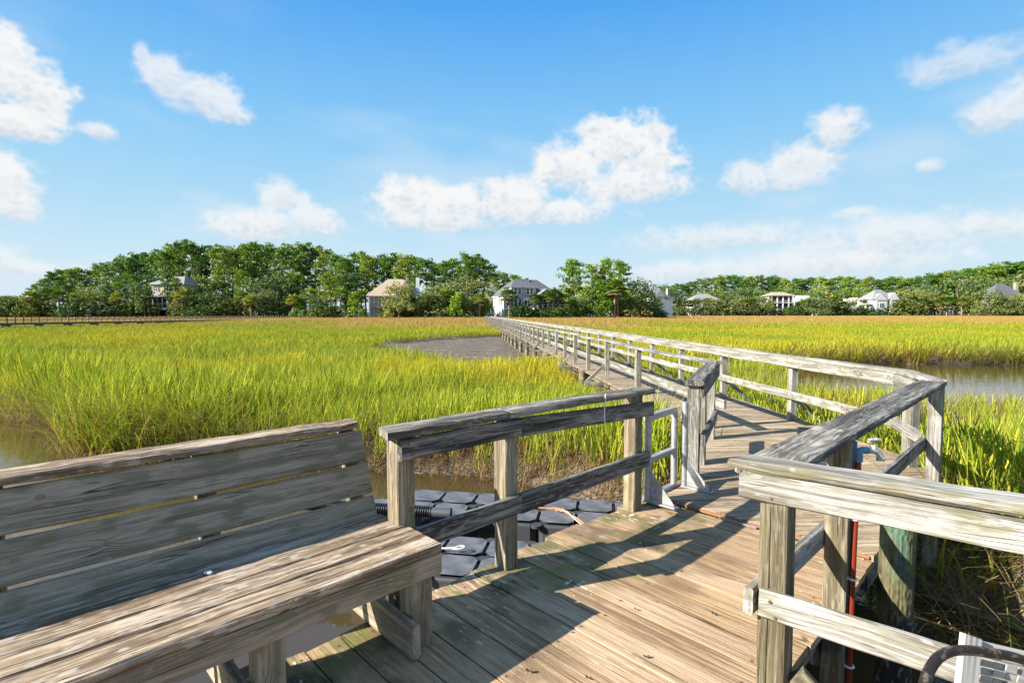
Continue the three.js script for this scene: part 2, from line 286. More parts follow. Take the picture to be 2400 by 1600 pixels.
{
  const xs = [], zs = [];
  for (let v = -900; v < -60; v += 42) xs.push(v); for (let v = -60; v < -22; v += 1.6) xs.push(v); for (let v = -22; v < 26; v += 0.22) xs.push(v); for (let v = 26; v < 60; v += 1.6) xs.push(v); for (let v = 60; v <= 940; v += 44) xs.push(v);
  for (let v = 60; v > 6; v -= 6) zs.push(v); for (let v = 6; v > -30; v -= 0.22) zs.push(v); for (let v = -30; v > -60; v -= 0.6) zs.push(v); for (let v = -60; v > -300; v -= 4) zs.push(v); for (let v = -300; v >= -1900; v -= 80) zs.push(v);
  const pos = [], uv = [], idx = [], nx = xs.length;
  for (const z of zs) for (const x of xs) { pos.push(x, lay(x, z).y, z); uv.push(x / 3, z / 3); }
  for (let j = 0; j < zs.length - 1; j++) for (let i = 0; i < nx - 1; i++) { const a = j * nx + i, b = a + 1, c = a + nx, d = c + 1; idx.push(a, b, c, b, d, c); }
  const g = new THREE.BufferGeometry(); g.setAttribute('position', new THREE.Float32BufferAttribute(pos, 3)); g.setAttribute('uv', new THREE.Float32BufferAttribute(uv, 2)); g.setIndex(idx); g.computeVertexNormals();
  const mud = makeTex(1024, 1024, (x, y) => {
    const a = wrapN(x, y, 5, 5, 1), b = wrapN(x, y, 17, 17, 2), c = wrapN(x, y, 61, 61, 3), d = wrapN(x, y, 190, 190, 4), e = Math.abs(wrapN(x, y, 29, 29, 5) - .5);
    const t = clamp(.5 + (a - .5) * .5 + (b - .5) * .5 + (c - .5) * .5 + (d - .5) * .35);
    const col = mix3([.05, .036, .022], [.21, .165, .115], t);
    return [col[0], col[1], col[2], clamp(.5 + (b - .5) * .5 + (c - .5) * .6 + (d - .5) * .25 - sst(.06, 0, e) * .2)];
  });
  const m = new THREE.MeshStandardMaterial({ map: mud.map, bumpMap: mud.bump, bumpScale: 0.06, roughness: 0.72 });
  const t = new THREE.Mesh(g, m); t.name = 'marsh_ground'; t.receiveShadow = true; t.userData = { kind: 'structure', label: 'wet brown mud of the salt marsh and its banks' }; scene.add(t);
}
{
  const g = new THREE.PlaneGeometry(140, 54, 1, 1); g.rotateX(-Math.PI / 2); g.translate(-8, WATER_Y, -12);
  const p = g.attributes.position, u = g.attributes.uv; for (let i = 0; i < p.count; i++) u.setXY(i, p.getX(i) / 2, p.getZ(i) / 2);
  const rip = makeTex(512, 512, (x, y) => { const h = wrapN(x, y, 6, 9, 21) * .5 + wrapN(x, y, 17, 23, 22) * .3 + wrapN(x, y, 43, 57, 23) * .2; return [h, h, h, h]; });
  const m = new THREE.MeshPhysicalMaterial({ roughness: 0.02, bumpMap: rip.bump, bumpScale: 0.004, ior: 1.6, specularIntensity: 1 }); m.color.setRGB(.062, .044, .02);
  const t = new THREE.Mesh(g, m); t.name = 'creek_water'; t.receiveShadow = true; t.userData = { kind: 'structure', label: 'murky brown tidal creek water' }; scene.add(t);
}

// ---------------------------------------------------------------- marsh grass: real blades, in clumps
function bladeInto(B, bx, bz, h, dir, lean, curl, w, col, segs, by = 0) {
  const cx = Math.cos(dir), cz = Math.sin(dir), fx = -cz, fz = cx, b = B.p.length / 3;
  for (let i = 0; i <= segs; i++) {
    const f = i / segs, out = (lean * f + curl * f * f) * h, y = h * f * (1 - 0.28 * (lean + curl) * f), ww = w * (i === segs ? 0.12 : (1 - 0.55 * f)) * 0.5;
    B.p.push(bx + cx * out - fx * ww, by + y, bz + cz * out - fz * ww, bx + cx * out + fx * ww, by + y, bz + cz * out + fz * ww);
    B.c.push(...col, ...col);
  }
  for (let i = 0; i < segs; i++) { const a = b + i * 2; B.i.push(a, a + 1, a + 2, a + 1, a + 3, a + 2); }
}
const newB = () => ({ p: [], c: [], i: [] });
function bladesGeo(B) { const g = new THREE.BufferGeometry(); g.setAttribute('position', new THREE.Float32BufferAttribute(B.p, 3)); g.setAttribute('color', new THREE.Float32BufferAttribute(B.c, 3)); g.setIndex(B.i); g.computeVertexNormals(); return g; }
const GREEN = [[.34, .375, .018], [.43, .425, .026], [.24, .32, .014], [.48, .43, .042], [.17, .24, .014]], STRAW = [[.34, .22, .09], [.27, .165, .065], [.42, .31, .16], [.20, .13, .06], [.36, .20, .07]], GOLD = [[.46, .28, .085], [.52, .34, .12], [.40, .25, .07], [.42, .33, .08], [.36, .20, .065]];
function clump(seed, nGreen, nStraw, rad, w, segs, green = GREEN, straw = STRAW, leanMax = 0.35, strawH = 0.5, bare = 0) {   // bare: how far up the dead stems the living leaves start
  const r = rng(seed), B = newB();
  for (let k = 0; k < nGreen; k++) { const a = r() * 6.283, q = Math.sqrt(r()) * rad, c = pick(green, r), j = .62 + r() * .72; const by = bare * (.5 + r()), hb = (.62 + r() * .42) - by * .9; bladeInto(B, Math.cos(a) * q, Math.sin(a) * q, hb, r() * 6.283, r() * leanMax * .6, r() * leanMax, w * (.7 + r() * .6), c.map((v) => v * j), segs, by); }
  for (let k = 0; k < nStraw; k++) { const a = r() * 6.283, q = Math.sqrt(r()) * rad, c = pick(straw, r), j = .8 + r() * .35; bladeInto(B, Math.cos(a) * q, Math.sin(a) * q, strawH * (.55 + r() * .75), r() * 6.283, r() * .5, r() * .3, w * (.55 + r() * .5), c.map((v) => v * j), Math.max(2, segs - 1)); }
  return bladesGeo(B);
}
const M_grass = new THREE.MeshPhysicalMaterial({ vertexColors: true, side: THREE.DoubleSide, roughness: 0.95, transmission: 0.35, thickness: 0, specularIntensity: 0.3 });
const onDeck = (x, z) => {                                        // under or through the walks nothing tall grows
  const s = (x - 4.65) * BSX + z * BSZ, t = (x - 4.65) * BTX + z * BTZ;
  if (s > 4 && s < 134 && t > -0.18 && t < 1.62) return true;
  const a = x * AX + z * AZ, n = x * NX + z * NZ;
  return (a > -3 && a < 6.4 && n > -2.62 && n < -0.62) || (a < 2.5 && n > -2.6 && n < 2);
};
function field(name, label, r0, r1, step, geos, { seed, hgt, tint, keep, wedge = 1.02, pad = 2 }) {
  const lists = geos.map(() => []), r = rng(seed), M = new THREE.Matrix4(), Q = new THREE.Quaternion(), E = new THREE.Euler(), C = new THREE.Color();
  for (let z = -r0; z > -r1; z -= step) {
    const X = wedge * -z + pad;
    for (let x = -X; x < X; x += step) {
      const px = x + (r() - .5) * step * 1.6, pz = z + (r() - .5) * step * 1.6, k = Math.floor(r() * geos.length), q1 = r(), q2 = r(), q3 = r(), q4 = r();
      if (onDeck(px, pz)) continue;
      const L = lay(px, pz); if (L.d < 0.12 || L.df < 0.25) continue;
      const kp = keep ? keep(px, pz, L) : 1; if (q1 > kp) continue;
      const h = hgt(px, pz, L) * (.8 + q2 * .4), tl = sst(1.4, .1, L.d) * .3;
      E.set((q3 - .5) * .24 + tl * (q4 - .2), q4 * 6.283, (q1 - .5) * .24 - tl * .4); Q.setFromEuler(E);
      lists[k].push([M.compose(V(px, L.y - 0.03, pz), Q, V(h * .95 + .1, h, h * .95 + .1)).clone(), tint(px, pz, L, q3)]);
    }
  }
  const o = thing(name, label, 'grass', [0, 0, 0], { kind: 'stuff' });
  lists.forEach((L, k) => {
    if (!L.length) return;
    const im = new THREE.InstancedMesh(geos[k], M_grass, L.length); im.name = 'grass_clumps'; im.userData.kind = 'stuff'; im.castShadow = im.receiveShadow = true;
    L.forEach(([m, t], i) => { im.setMatrixAt(i, m); C.setRGB(...t); im.setColorAt(i, C); }); o.add(im);
  });
  return lists.reduce((a, b) => a + b.length, 0);
}
const patch = (x, z) => fbm(x * .11 + 40, z * .11, 3);
const tintNear = (x, z, L, q) => { const p = patch(x, z), y = sst(.42, .66, p), d = .86 + q * .3; return [mix(.88, 1.22, y) * d, mix(.95, 1.06, y) * d, .9 * d]; };
const nNear = field('cordgrass', 'bright green cordgrass with straw stems on the near creek banks', 3.4, 19, .2, [1, 2, 3, 4].map((k) => clump(100 + k, 15, 17, .17, .0155, 4, GREEN, STRAW, .38, .56, .24)), {
  seed: 5, hgt: (x, z, L) => mix(.72, 1.06, sst(5, .5, L.d)) * (x > 4 ? mix(1.12, .62, sst(-7, -9.5, z) * sst(4.6, 6, x)) : 1) * (.62 + .7 * vn(x * .5, z * .5)), tint: tintNear, keep: (x, z, L) => (x < -3 ? 1 : x > 5 && z < -8 ? .45 : sst(.1, .9, L.d) * .75 + .25),
});
const nMid = field('cordgrass', 'yellow green cordgrass filling the middle of the marsh', 19, 64, .4, [1, 2, 3].map((k) => clump(200 + k, 16, 11, .34, .03, 3, GREEN, STRAW, .4, .5, .2)), {
  seed: 6, hgt: (x, z, L) => mix(.66, .95, sst(6, .5, L.d)) * (.6 + .75 * fbm(x * .22, z * .3, 2)), tint: tintNear, keep: (x, z) => .35 + .65 * sst(.28, .46, fbm(x * .16 + 3, z * .34, 3)),
});
const goldAt = (x, z) => { const sh = shoreAt(x), e = x < 20 ? sst(58, 84, -z - 40 * sst(-22, -42, x) + (patch(x, z) - .5) * 60) : sst(88, 130, -z + (patch(x, z) - .5) * 60); return e; };
const farTint = (x, z, L, q) => { const p = patch(x * .5, z * .5), d = .85 + q * .3; return [mix(.86, 1.2, p) * d, d * .98, .9 * d]; };
const nFar = field('cordgrass', 'green cordgrass stretching away across the far marsh', 64, 236, 1.05, [1, 2].map((k) => clump(300 + k, 26, 8, .85, .05, 2, GREEN, STRAW, .4, .5)), {
  seed: 8, hgt: (x, z) => mix(.72, .46, sst(-22, -36, x) * sst(52, 66, -z)) * (.8 + .4 * vn(x * .2, z * .2)), tint: farTint, keep: (x, z) => (-z < shoreAt(x) - 2 ? 1 - goldAt(x, z) * .93 : 0), wedge: 1, pad: 4,
});
const nGold = field('needlerush', 'golden brown rushes in a band before the wooded shore', 60, 250, 1.0, [1, 2].map((k) => clump(400 + k, 30, 4, .8, .05, 2, GOLD, STRAW, .4, .5)), {
  seed: 9, hgt: (x, z) => mix(.74, .46, sst(-22, -36, x) * sst(150, 110, -z)), tint: (x, z, L, q) => { const d = .82 + q * .36; return [d, d * (.92 + .16 * vn(x * .1, z * .1)), d]; }, keep: (x, z) => (-z < shoreAt(x) + 3 ? goldAt(x, z) : 0), wedge: 1, pad: 4,
});
console.log('grass clumps', nNear, nMid, nFar, nGold);
{ // dead stems and broken reeds lying on the near banks
  const r = rng(77), B = newB();
  for (let k = 0; k < 15000; k++) {
    const here = k > 12000, x = here ? -2.5 + r() * 5 : -13 + r() * 26, z = here ? -5.8 - r() * 3.2 : -4 - r() * 10; const L = lay(x, z);
    if (L.d < -.25 || L.d > 1.5 || (onDeck(x, z) && r() < .8)) continue;
    const c = pick(STRAW, r), up = r(), j = .7 + r() * .5;
    bladeInto(B, x, z, .2 + r() * .5, r() * 6.283, .25 + r() * 1.1 * (1 - up * .5), r() * .8, .006 + r() * .004, c.map((v) => v * j), 3, Math.max(L.y, WATER_Y) - .02);
  }
  for (let k = 0; k < 1500; k++) {                                   // tangled over the mud beside the piling
    const x = 3.3 + r() * 3.4, z = -2.2 - r() * 4.2, L = lay(x, z); if (L.d < -.5) continue;
    const c = r() < .3 ? pick(GREEN, r) : pick(STRAW, r), j = .5 + r() * .6; bladeInto(B, x, z, .4 + r() * .7, r() * 6.283, .5 + r() * .9, r() * .8, .006 + r() * .005, c.map((v) => v * j), 4, Math.max(L.y, WATER_Y) - .01);
  }
  for (let k = 0; k < 26000; k++) {                                  // still standing
    const far = k % 2, x = far ? 7 + r() * 36 : -14 + r() * 28, z = far ? -11 - r() * 19 : -4 - r() * 11, L = lay(x, z);
    if (L.d < .02 || L.d > (far ? 1.6 : 1.3) || onDeck(x, z)) continue;
    const c = pick(STRAW, r), j = .6 + r() * .5; bladeInto(B, x, z, .3 + r() * .5, r() * 6.283, r() * .35, r() * .4, (far ? .012 : .007) + r() * .005, c.map((v) => v * j), 3, L.y - .02);
  }
  const m = new THREE.Mesh(bladesGeo(B), M_grass); m.name = 'dead_reeds'; m.castShadow = true; m.userData = { kind: 'stuff', label: 'dead broken reed stems lying along the mud banks', category: 'reeds' }; scene.add(m);
}
{ // long green tussocks hanging over the water on the left and beside the piling
  const spots = [[-6.8, -9.6, 90], [-6.0, -9.5, 90], [-7.5, -9.8, 80], [-8.3, -10.6, 70], [-5.2, -9.3, 60], [-4.2, -9.1, 40], [-9.3, -11.6, 60], [-6.4, -10.1, 70], [4.4, -5.4, 40], [4.1, -4.6, 40], [4.6, -4.0, 40], [5.0, -3.4, 40], [3.75, -5.0, 26]];
  for (let x = -13.5; x < -3; x += .55) { let z = -8; while (lay(x, z).d < .22 && z > -17) z -= .1; spots.push([x, z, 34]); }
  for (let x = 10.5; x < 36; x += .62) { let z = -20; while (lay(x, z).d < .3 && z > -31) z -= .15; spots.push([x, z, 46]); }
  spots.forEach(([x, z, n], k) => {
    const r = rng(600 + k), B = newB(), L = lay(x, z), left = x < 0, pond = x > 8;
    for (let i = 0; i < n; i++) { const a = left || pond ? Math.PI * (.1 + r() * .75) : Math.PI * (.35 + r() * .9), c = pick(r() < (pond ? .5 : left ? .25 : 0) ? STRAW : GREEN, r), j = .9 + r() * .35; bladeInto(B, (r() - .5) * .7, (r() - .5) * .6, .95 + r() * .7, a, .3 + r() * .45, .2 + r() * .6, .011 + r() * .007 + (pond ? .008 : 0), c.map((v) => v * j), 6); }
    const m = new THREE.Mesh(bladesGeo(B), M_grass); m.name = numbered('grass_tussock'); m.position.set(x, Math.max(L.y, WATER_Y) - .04, z); m.castShadow = true;
    m.userData = { kind: 'stuff', label: pond ? 'matted grass tussock hanging over the far bank of the pond' : left ? 'long bright grass tussock drooping over the creek left of the bench' : 'loose green grass leaning over the dark mud beside the piling', category: 'grass', group: pond ? 'tussocks on the pond bank' : left ? 'tussocks left of the bench' : 'grass beside the piling' }; scene.add(m);
  });
}

// ---------------------------------------------------------------- platform deck: each board its own, one surface painted in metres so that no board repeats
const UP_A = V(AX, 0, AZ);
const rD = rng(311);
{
  const N0 = -2.6, NW = 4.2, A0 = -1.3, AW = 5.4, PITCH = 0.172, AB = 1.65;
  const tone = [], rt = rng(12); for (let k = 0; k < 80; k++) tone.push([rt(), rt(), rt()]);
  const tex = makeTex(2048, 2048, (fx, fy) => {
    const n = N0 + fx * NW, a = A0 + fy * AW, k = Math.floor((a - AB) / PITCH) + 40, [t0, t1, t2] = tone[k];
    const off = k * 13.7, ay = a + (vn(n * 1.6 + off, a * 7) - .5) * .02;
    const g1 = vn(n * 1.3 + off, ay * 70), g2 = vn(n * 4.5 + off, ay * 190), g3 = vn(n * 16 + off, ay * 420), f = vn(n * 160, a * 170), b = fbm(n * 1.5 + off * .1, a * 1.5, 3), b2 = fbm(n * 6 + 9, a * 7, 3);
    let t = .5 + (g1 - .5) * .55 + (g2 - .5) * .5 + (g3 - .5) * .45 + (b - .5) * .7 + (t0 - .5) * .35 + (f - .5) * .18;
    let c = t < .5 ? mix3([.20, .13, .068], [.42, .30, .175], clamp(t * 2)) : mix3([.42, .30, .175], [.53, .405, .265], clamp(t * 2 - 1));
    c = mix3(c, [c[0] * .98, c[1] * 1.02, c[2] * 1.12], t1);
    let h = .55 + (g2 - .5) * .4 + (g3 - .5) * .4 + (g1 - .5) * .25;
    // algae and mould growing on the boards beside the bench and the railing posts
    const wet = sst(-1.35, -2.15, n + (b - .5) * .9) * sst(-1, .2, a) + sst(2.55, 2.2, Math.abs(a - 2.2) + 2.2) * 0;
    const al = clamp(wet * sst(.40, .62, b2 * .6 + b * .4 + (g1 - .5) * .15) * .85);
    c = mix3(c, mix3([.085, .08, .04], [.11, .14, .025], vn(n * 3 + 4, a * 3.3)), al);
    const mould = sst(.62, .74, fbm(n * 3.3 + 50, a * 3.9, 4)) * sst(-1.2, -1.9, n) * .75; c = mix3(c, [.035, .032, .025], mould * sst(.35, .6, f + .15));
    const moss = Math.exp(-(((n + 2.12) / .11) ** 2 + ((a - 2.42) / .12) ** 2)) * sst(.3, .6, b2 + .1); c = mix3(c, [.12, .18, .012], clamp(moss * .95));
    const dirt = sst(.55, .78, fbm(n * 2.1 + 80, a * 5.2, 4)) * .6; c = mix3(c, [.15, .10, .055], dirt);
    // pale scuffs, peeled fibres and droppings
    const sc = sst(.80, .86, vn(n * 15 + 3, a * 110) * .58 + vn(n * 2.2 + 8, a * 3.1) * .42); c = mix3(c, [.62, .54, .43], sc * .6); h += sc * .08;
    const dr = sst(.845, .86, vn(n * 34 + 31, a * 38 + 7) * .6 + vn(n * 2.6 + 2, a * 2.6 + 5) * .4); c = mix3(c, [.74, .70, .62], dr * .8);
    const ck = sst(.03, 0, Math.abs(vn(n * .9 + off, ay * 34) - .5)) * sst(.55, .7, vn(n * 1.1 + off, a * 6)); c = mix3(c, [.05, .035, .02], ck * .8); h -= ck * .5;
    const nail = Math.min(...[-2.3, -1.6, -.9, -.2].map((q) => Math.hypot(n - q - (t2 - .5) * .03, ((a - AB) / PITCH - Math.floor((a - AB) / PITCH) - (t1 > .5 ? .22 : .78)) * PITCH)));
    if (nail < .006) { c = [.06, .045, .035]; h = .3; } else if (nail < .02) c = mix3(c, [.12, .075, .04], .5 * (1 - nail / .02));
    return [c[0], c[1], c[2], h];
  });
  tex.map.wrapS = tex.map.wrapT = THREE.ClampToEdgeWrapping;
  const m = woodMat(tex, [.92, .85, .78], 0.004, .88);
  const o = thing('dock_platform', 'weathered brown plank platform under the bench and near railings', 'platform', [0, 0, 0]);
  const uvOf = (x, z) => [((x * NX + z * NZ) - N0) / NW, ((x * AX + z * AZ) - A0) / AW];
  for (let k = -17; k < 14; k++) {
    const a0 = AB + k * PITCH + .0045, a1 = a0 + PITCH - .009, am = (a0 + a1) / 2; if (a1 > 3.93) break;
    const n0 = -2.41 + (rD() - .5) * .10, n1 = am < 2.26 ? 1.55 : -.775 + (rD() - .5) * .02, y = (rD() - .5) * .005, sk = (rD() - .5) * .012;
    const P = [[a0, n0 + sk], [a1, n0 - sk], [a1, n1], [a0, n1]].map(([a, n]) => { const q = an(a, n); return [q.x, q.z]; });
    part(o, 'plank', plankPoly(P, -.04 + y, y, uvOf), m);
  }
  for (const n of [-2.28, -1.6, -.87]) part(o, 'joist', lumber(an(-1.3, n, -.14), an(3.9, n, -.14), .045, .19, { chamfer: 0, segs: 1, wear: 0 }), M_post[1]);
  part(o, 'rim_joist', lumber(an(2.335, -.70, -.115), an(2.50, 1.5, -.115), .05, .2, { chamfer: .005 }), M_grey[2]);
  part(o, 'rim_joist', lumber(an(2.30, -.60, .0), an(2.44, .4, .0), .09, .035, { chamfer: .004 }), M_grey[2]);
  part(o, 'brace', lumber(an(2.27, -.70, .10), an(2.36, -.50, -.12), .05, .08, { up: V(0, 1, 0) }), M_post[1]);
  for (const [a, n] of [[.1, -2.2], [2.0, -2.15], [3.75, -1.3], [-.8, .6], [2.2, .7]]) { const p = an(a, n); part(o, 'piling', cyl(V(p.x, -1.9, p.z), V(p.x, -.05, p.z), .11, .1, 12), M_post[1]); }
}
{ // the wider deck that turns into the boardwalk
  const o = thing('dock_landing', 'sunlit brown plank landing between the gate and the boardwalk', 'platform', [0, 0, 0]);
  const q = (a, n) => { const p = an(a, n); return [p.x, p.z]; };
  const poly = [q(3.95, -2.36), q(3.93, -.78), q(6.22, -.73), [4.22, -5.62], [4.14, -6.98], [2.56, -7.02], [2.38, -6.5], [1.58, -4.88]];
  const d = [BSX, BSZ], uv0 = rng(71);
  for (let s = 3.2; s < 7.1; s += .148) {
    const lo = s + .004, hi = s + .144, p = clipStrip(poly.map(([x, z]) => [x, z]), d, lo + 4.65 * BSX, hi + 4.65 * BSX); if (p.length < 3) continue;
    const ou = uv0() * 5, ov = uv0() * 5, y = .022 + (uv0() - .5) * .005;
    part(o, 'plank', plankPoly(p, y - .04, y, (x, z) => [((x - 4.65) * BTX + z * BTZ) / TU + ou, ((x - 4.65) * BSX + z * BSZ) / TV + ov]), pick(M_walk, uv0));
  }
  part(o, 'edge_strip', lumber(an(3.925, -2.25, .008), an(3.925, -.8, .008), .022, .02, { chamfer: .003, wear: .002 }), plain([.24, .115, .05], .9), true, 'rust orange strip along the seam of the deck');
  part(o, 'loose_batten', lumber(an(3.86, -1.75, .02), an(3.875, -1.48, .014), .022, .012, { chamfer: .002 }), M_pale[2], true, 'loose pale batten lying on the seam');
  part(o, 'joist', lumber(an(4.0, -2.3, -.12), V(1.68, -.12, -5.0), .05, .18, { segs: 1, chamfer: 0 }), M_post[1]);
  part(o, 'joist', lumber(V(1.66, -.12, -4.95), V(2.5, -.12, -6.7), .05, .18, { segs: 1, chamfer: 0 }), M_post[0]);
  part(o, 'joist', lumber(an(3.95, -.84, -.13), an(6.1, -.84, -.13), .05, .2, { chamfer: .004 }), M_grey[0]);
  part(o, 'joist', lumber(an(4.1, -1.6, -.12), V(3.4, -.12, -6.9), .05, .18, { segs: 1, chamfer: 0 }), M_post[1]);
  for (const [x, z] of [[1.75, -5.1], [3.6, -6.2], [2.7, -6.4]]) part(o, 'piling', cyl(V(x, -1.7, z), V(x, -.03, z), .11, .1, 12), M_post[1]);
}

// ---------------------------------------------------------------- near railings
const P_ = (o, a, n, y0, y1, mat, s = .105, name = 'post') => part(o, name, lumber(an(a, n, y0), an(a, n, y1), s, s, { up: UP_A, segs: 7, wear: .0018, chamfer: .006 }), mat);
const screws = (o, list) => list.forEach(([p, d]) => part(o, 'screw', cyl(p, p.clone().addScaledVector(d, .004), .006, .006, 10), M_nail));
const dN = V(NX, 0, NZ), dA = V(AX, 0, AZ), dAm = dA.clone().negate();
{
  const o = thing('dock_railing', 'dark grey weathered railing between the bench and the aluminium gate frame', 'railing', an(2.2, -2.33).toArray());
  P_(o, 1.4625, -2.337, -.45, .932, M_post[2]); P_(o, 2.205, -2.337, -.45, .93, M_post[0]); P_(o, 3.583, -2.333, -.5, .925, M_post[2]);
  part(o, 'top_cap', lumber(an(1.355, -2.322, .956), an(2.149, -2.318, .956), .152, .045, { segs: 8, wear: .0035, cut0: -.02, chamfer: .008 }), M_cap[2]);
  part(o, 'top_cap', lumber(an(2.155, -2.318, .957), an(3.745, -2.312, .937), .152, .045, { segs: 12, wear: .0035, chamfer: .008 }), M_cap[2]);
  part(o, 'rail', lumber(an(1.412, -2.263, .872), an(2.249, -2.263, .868), .038, .106, { segs: 7, wear: .002 }), M_grey[0]);
  part(o, 'rail', lumber(an(2.253, -2.263, .866), an(3.735, -2.258, .798), .038, .112, { segs: 9, wear: .002 }), M_grey[0]);
  part(o, 'rail', lumber(an(1.50, -2.263, .398), an(2.249, -2.263, .396), .038, .112, { segs: 7, wear: .0025 }), M_grey[0]);
  part(o, 'rail', lumber(an(2.253, -2.263, .396), an(3.69, -2.263, .402), .038, .122, { segs: 9, wear: .0025 }), M_grey[0]);
  const w = plain([.8, .8, .78], .7);
  part(o, 'string', tube([an(3.08, -2.235, .985), an(3.08, -2.239, .93), an(3.075, -2.241, .86), an(3.08, -2.24, .775)], .004, 16, 6), w, true, 'white string tied round the top rail');
  screws(o, [[an(1.45, -2.244, .90), dN], [an(1.47, -2.244, .85), dN], [an(2.28, -2.244, .885), dN], [an(2.30, -2.244, .845), dN], [an(2.29, -2.244, .42), dN], [an(2.22, -2.244, .42), dN], [an(2.22, -2.244, .375), dN], [an(3.66, -2.24, .82), dN], [an(3.66, -2.24, .78), dN]]);
}
{
  const o = thing('dock_railing', 'grey capped railing with the red water pipe, right of the walkway', 'railing', an(4, -.78).toArray());
  P_(o, 3.122, -.778, -.42, .897, M_post[1]); P_(o, 6.09, -.778, -.75, .893, M_pale[1]);
  part(o, 'top_cap', lumber(an(2.19, -.815, .921), an(3.15, -.817, .925), .205, .045, { segs: 10, wear: .004, chamfer: .009, cut0: .03 }), M_cap[2]);
  part(o, 'top_cap', lumber(an(3.156, -.817, .921), an(6.24, -.822, .912), .205, .045, { segs: 16, wear: .0035, chamfer: .009 }), M_cap[1]);
  part(o, 'rail', lumber(an(2.16, -.852, .382), an(3.60, -.852, .378), .04, .11, { segs: 8, wear: .002 }), M_pale[1]);
  part(o, 'rail', lumber(an(3.605, -.852, .378), an(6.05, -.852, .372), .04, .11, { segs: 9, wear: .002 }), M_grey[0]);
  part(o, 'post_block', lumber(an(3.12, -.865, -.05), an(3.12, -.865, -.32), .06, .1, { up: UP_A }), M_grey[0]);
}
{
  const o = thing('dock_railing', 'pale lichened railing across the near right corner with a split post', 'railing', an(2.25, -.3).toArray());
  const F = (n, off = 0) => 2.165 + .15 * (n + .91) + off;               // its line runs a little askew
  P_(o, 2.2525, -.7785, -.3, .90, woodMat(T_post, [.74, .76, .70], .006), .106); P_(o, 2.50, .75, -.3, .90, M_post[0], .106);
  part(o, 'top_cap', lumber(an(F(-.925, .062), -.925, .934), an(F(1.0, .062), 1.0, .938), .142, .042, { segs: 14, wear: .004, chamfer: .011, cut0: -.03 }), M_pale[2]);
  part(o, 'rail', lumber(an(F(-.905, .018), -.905, .855), an(F(1.0, .018), 1.0, .838), .037, .112, { segs: 12, wear: .0025 }), M_pale[0]);
  part(o, 'rail', lumber(an(F(-.80, .0), -.815, .388), an(F(1.0, .0), 1.0, .35), .038, .118, { segs: 12, wear: .003, chamfer: .012 }), M_pale[0]);
  screws(o, [[an(F(-.78, -.001), -.78, .818), dAm], [an(F(-.77, -.02), -.77, .41), dAm], [an(F(-.75, -.02), -.75, .35), dAm]]);
  const dark = plain([.03, .022, .015], 1);                                 // the long drying split down the post
  part(o, 'split', lumber(an(2.1982, -.792, -.1), an(2.1984, -.786, .78), .003, .004, { up: UP_A, segs: 10, wear: .0012, chamfer: 0 }), dark, true, 'long dark drying split in the near post');
}
{
  const o = thing('dock_railing', 'short black stained railing with a thick cap behind the gate', 'railing', [2.05, 0, -5.6]);
  const h = V(.8, 0, -1.7).normalize(), rgt = V(1.7, 0, .8).normalize(), at = (k, side, y) => V(1.655 + h.x * k + rgt.x * side, y, -4.83 + h.z * k + rgt.z * side);
  for (const [k, m, s] of [[.06, M_pale[1], .11], [.62, M_pale[0], .12], [1.82, M_pale[0], .105]]) part(o, 'post', lumber(at(k, 0, -.4), at(k, 0, .90), s, s, { up: h, segs: 7, wear: .003 }), m);
  part(o, 'top_cap', lumber(at(-.04, .01, .925), at(1.93, .01, .925), .165, .05, { segs: 12, wear: .005, chamfer: .012 }), M_cap[1]);
  part(o, 'rail', lumber(at(0, .075, .845), at(1.9, .075, .845), .038, .115, { segs: 8, wear: .003 }), M_grey[1]);
  part(o, 'rail', lumber(at(.02, .085, .395), at(1.45, .085, .385), .05, .1, { segs: 8, wear: .003 }), M_grey[1]);
  part(o, 'backing_board', lumber(at(.13, -.005, .0), at(.13, -.005, .88), .05, .1, { up: h, segs: 6, wear: .004 }), M_grey[1], true, 'rotten black board beside the gate post');
}

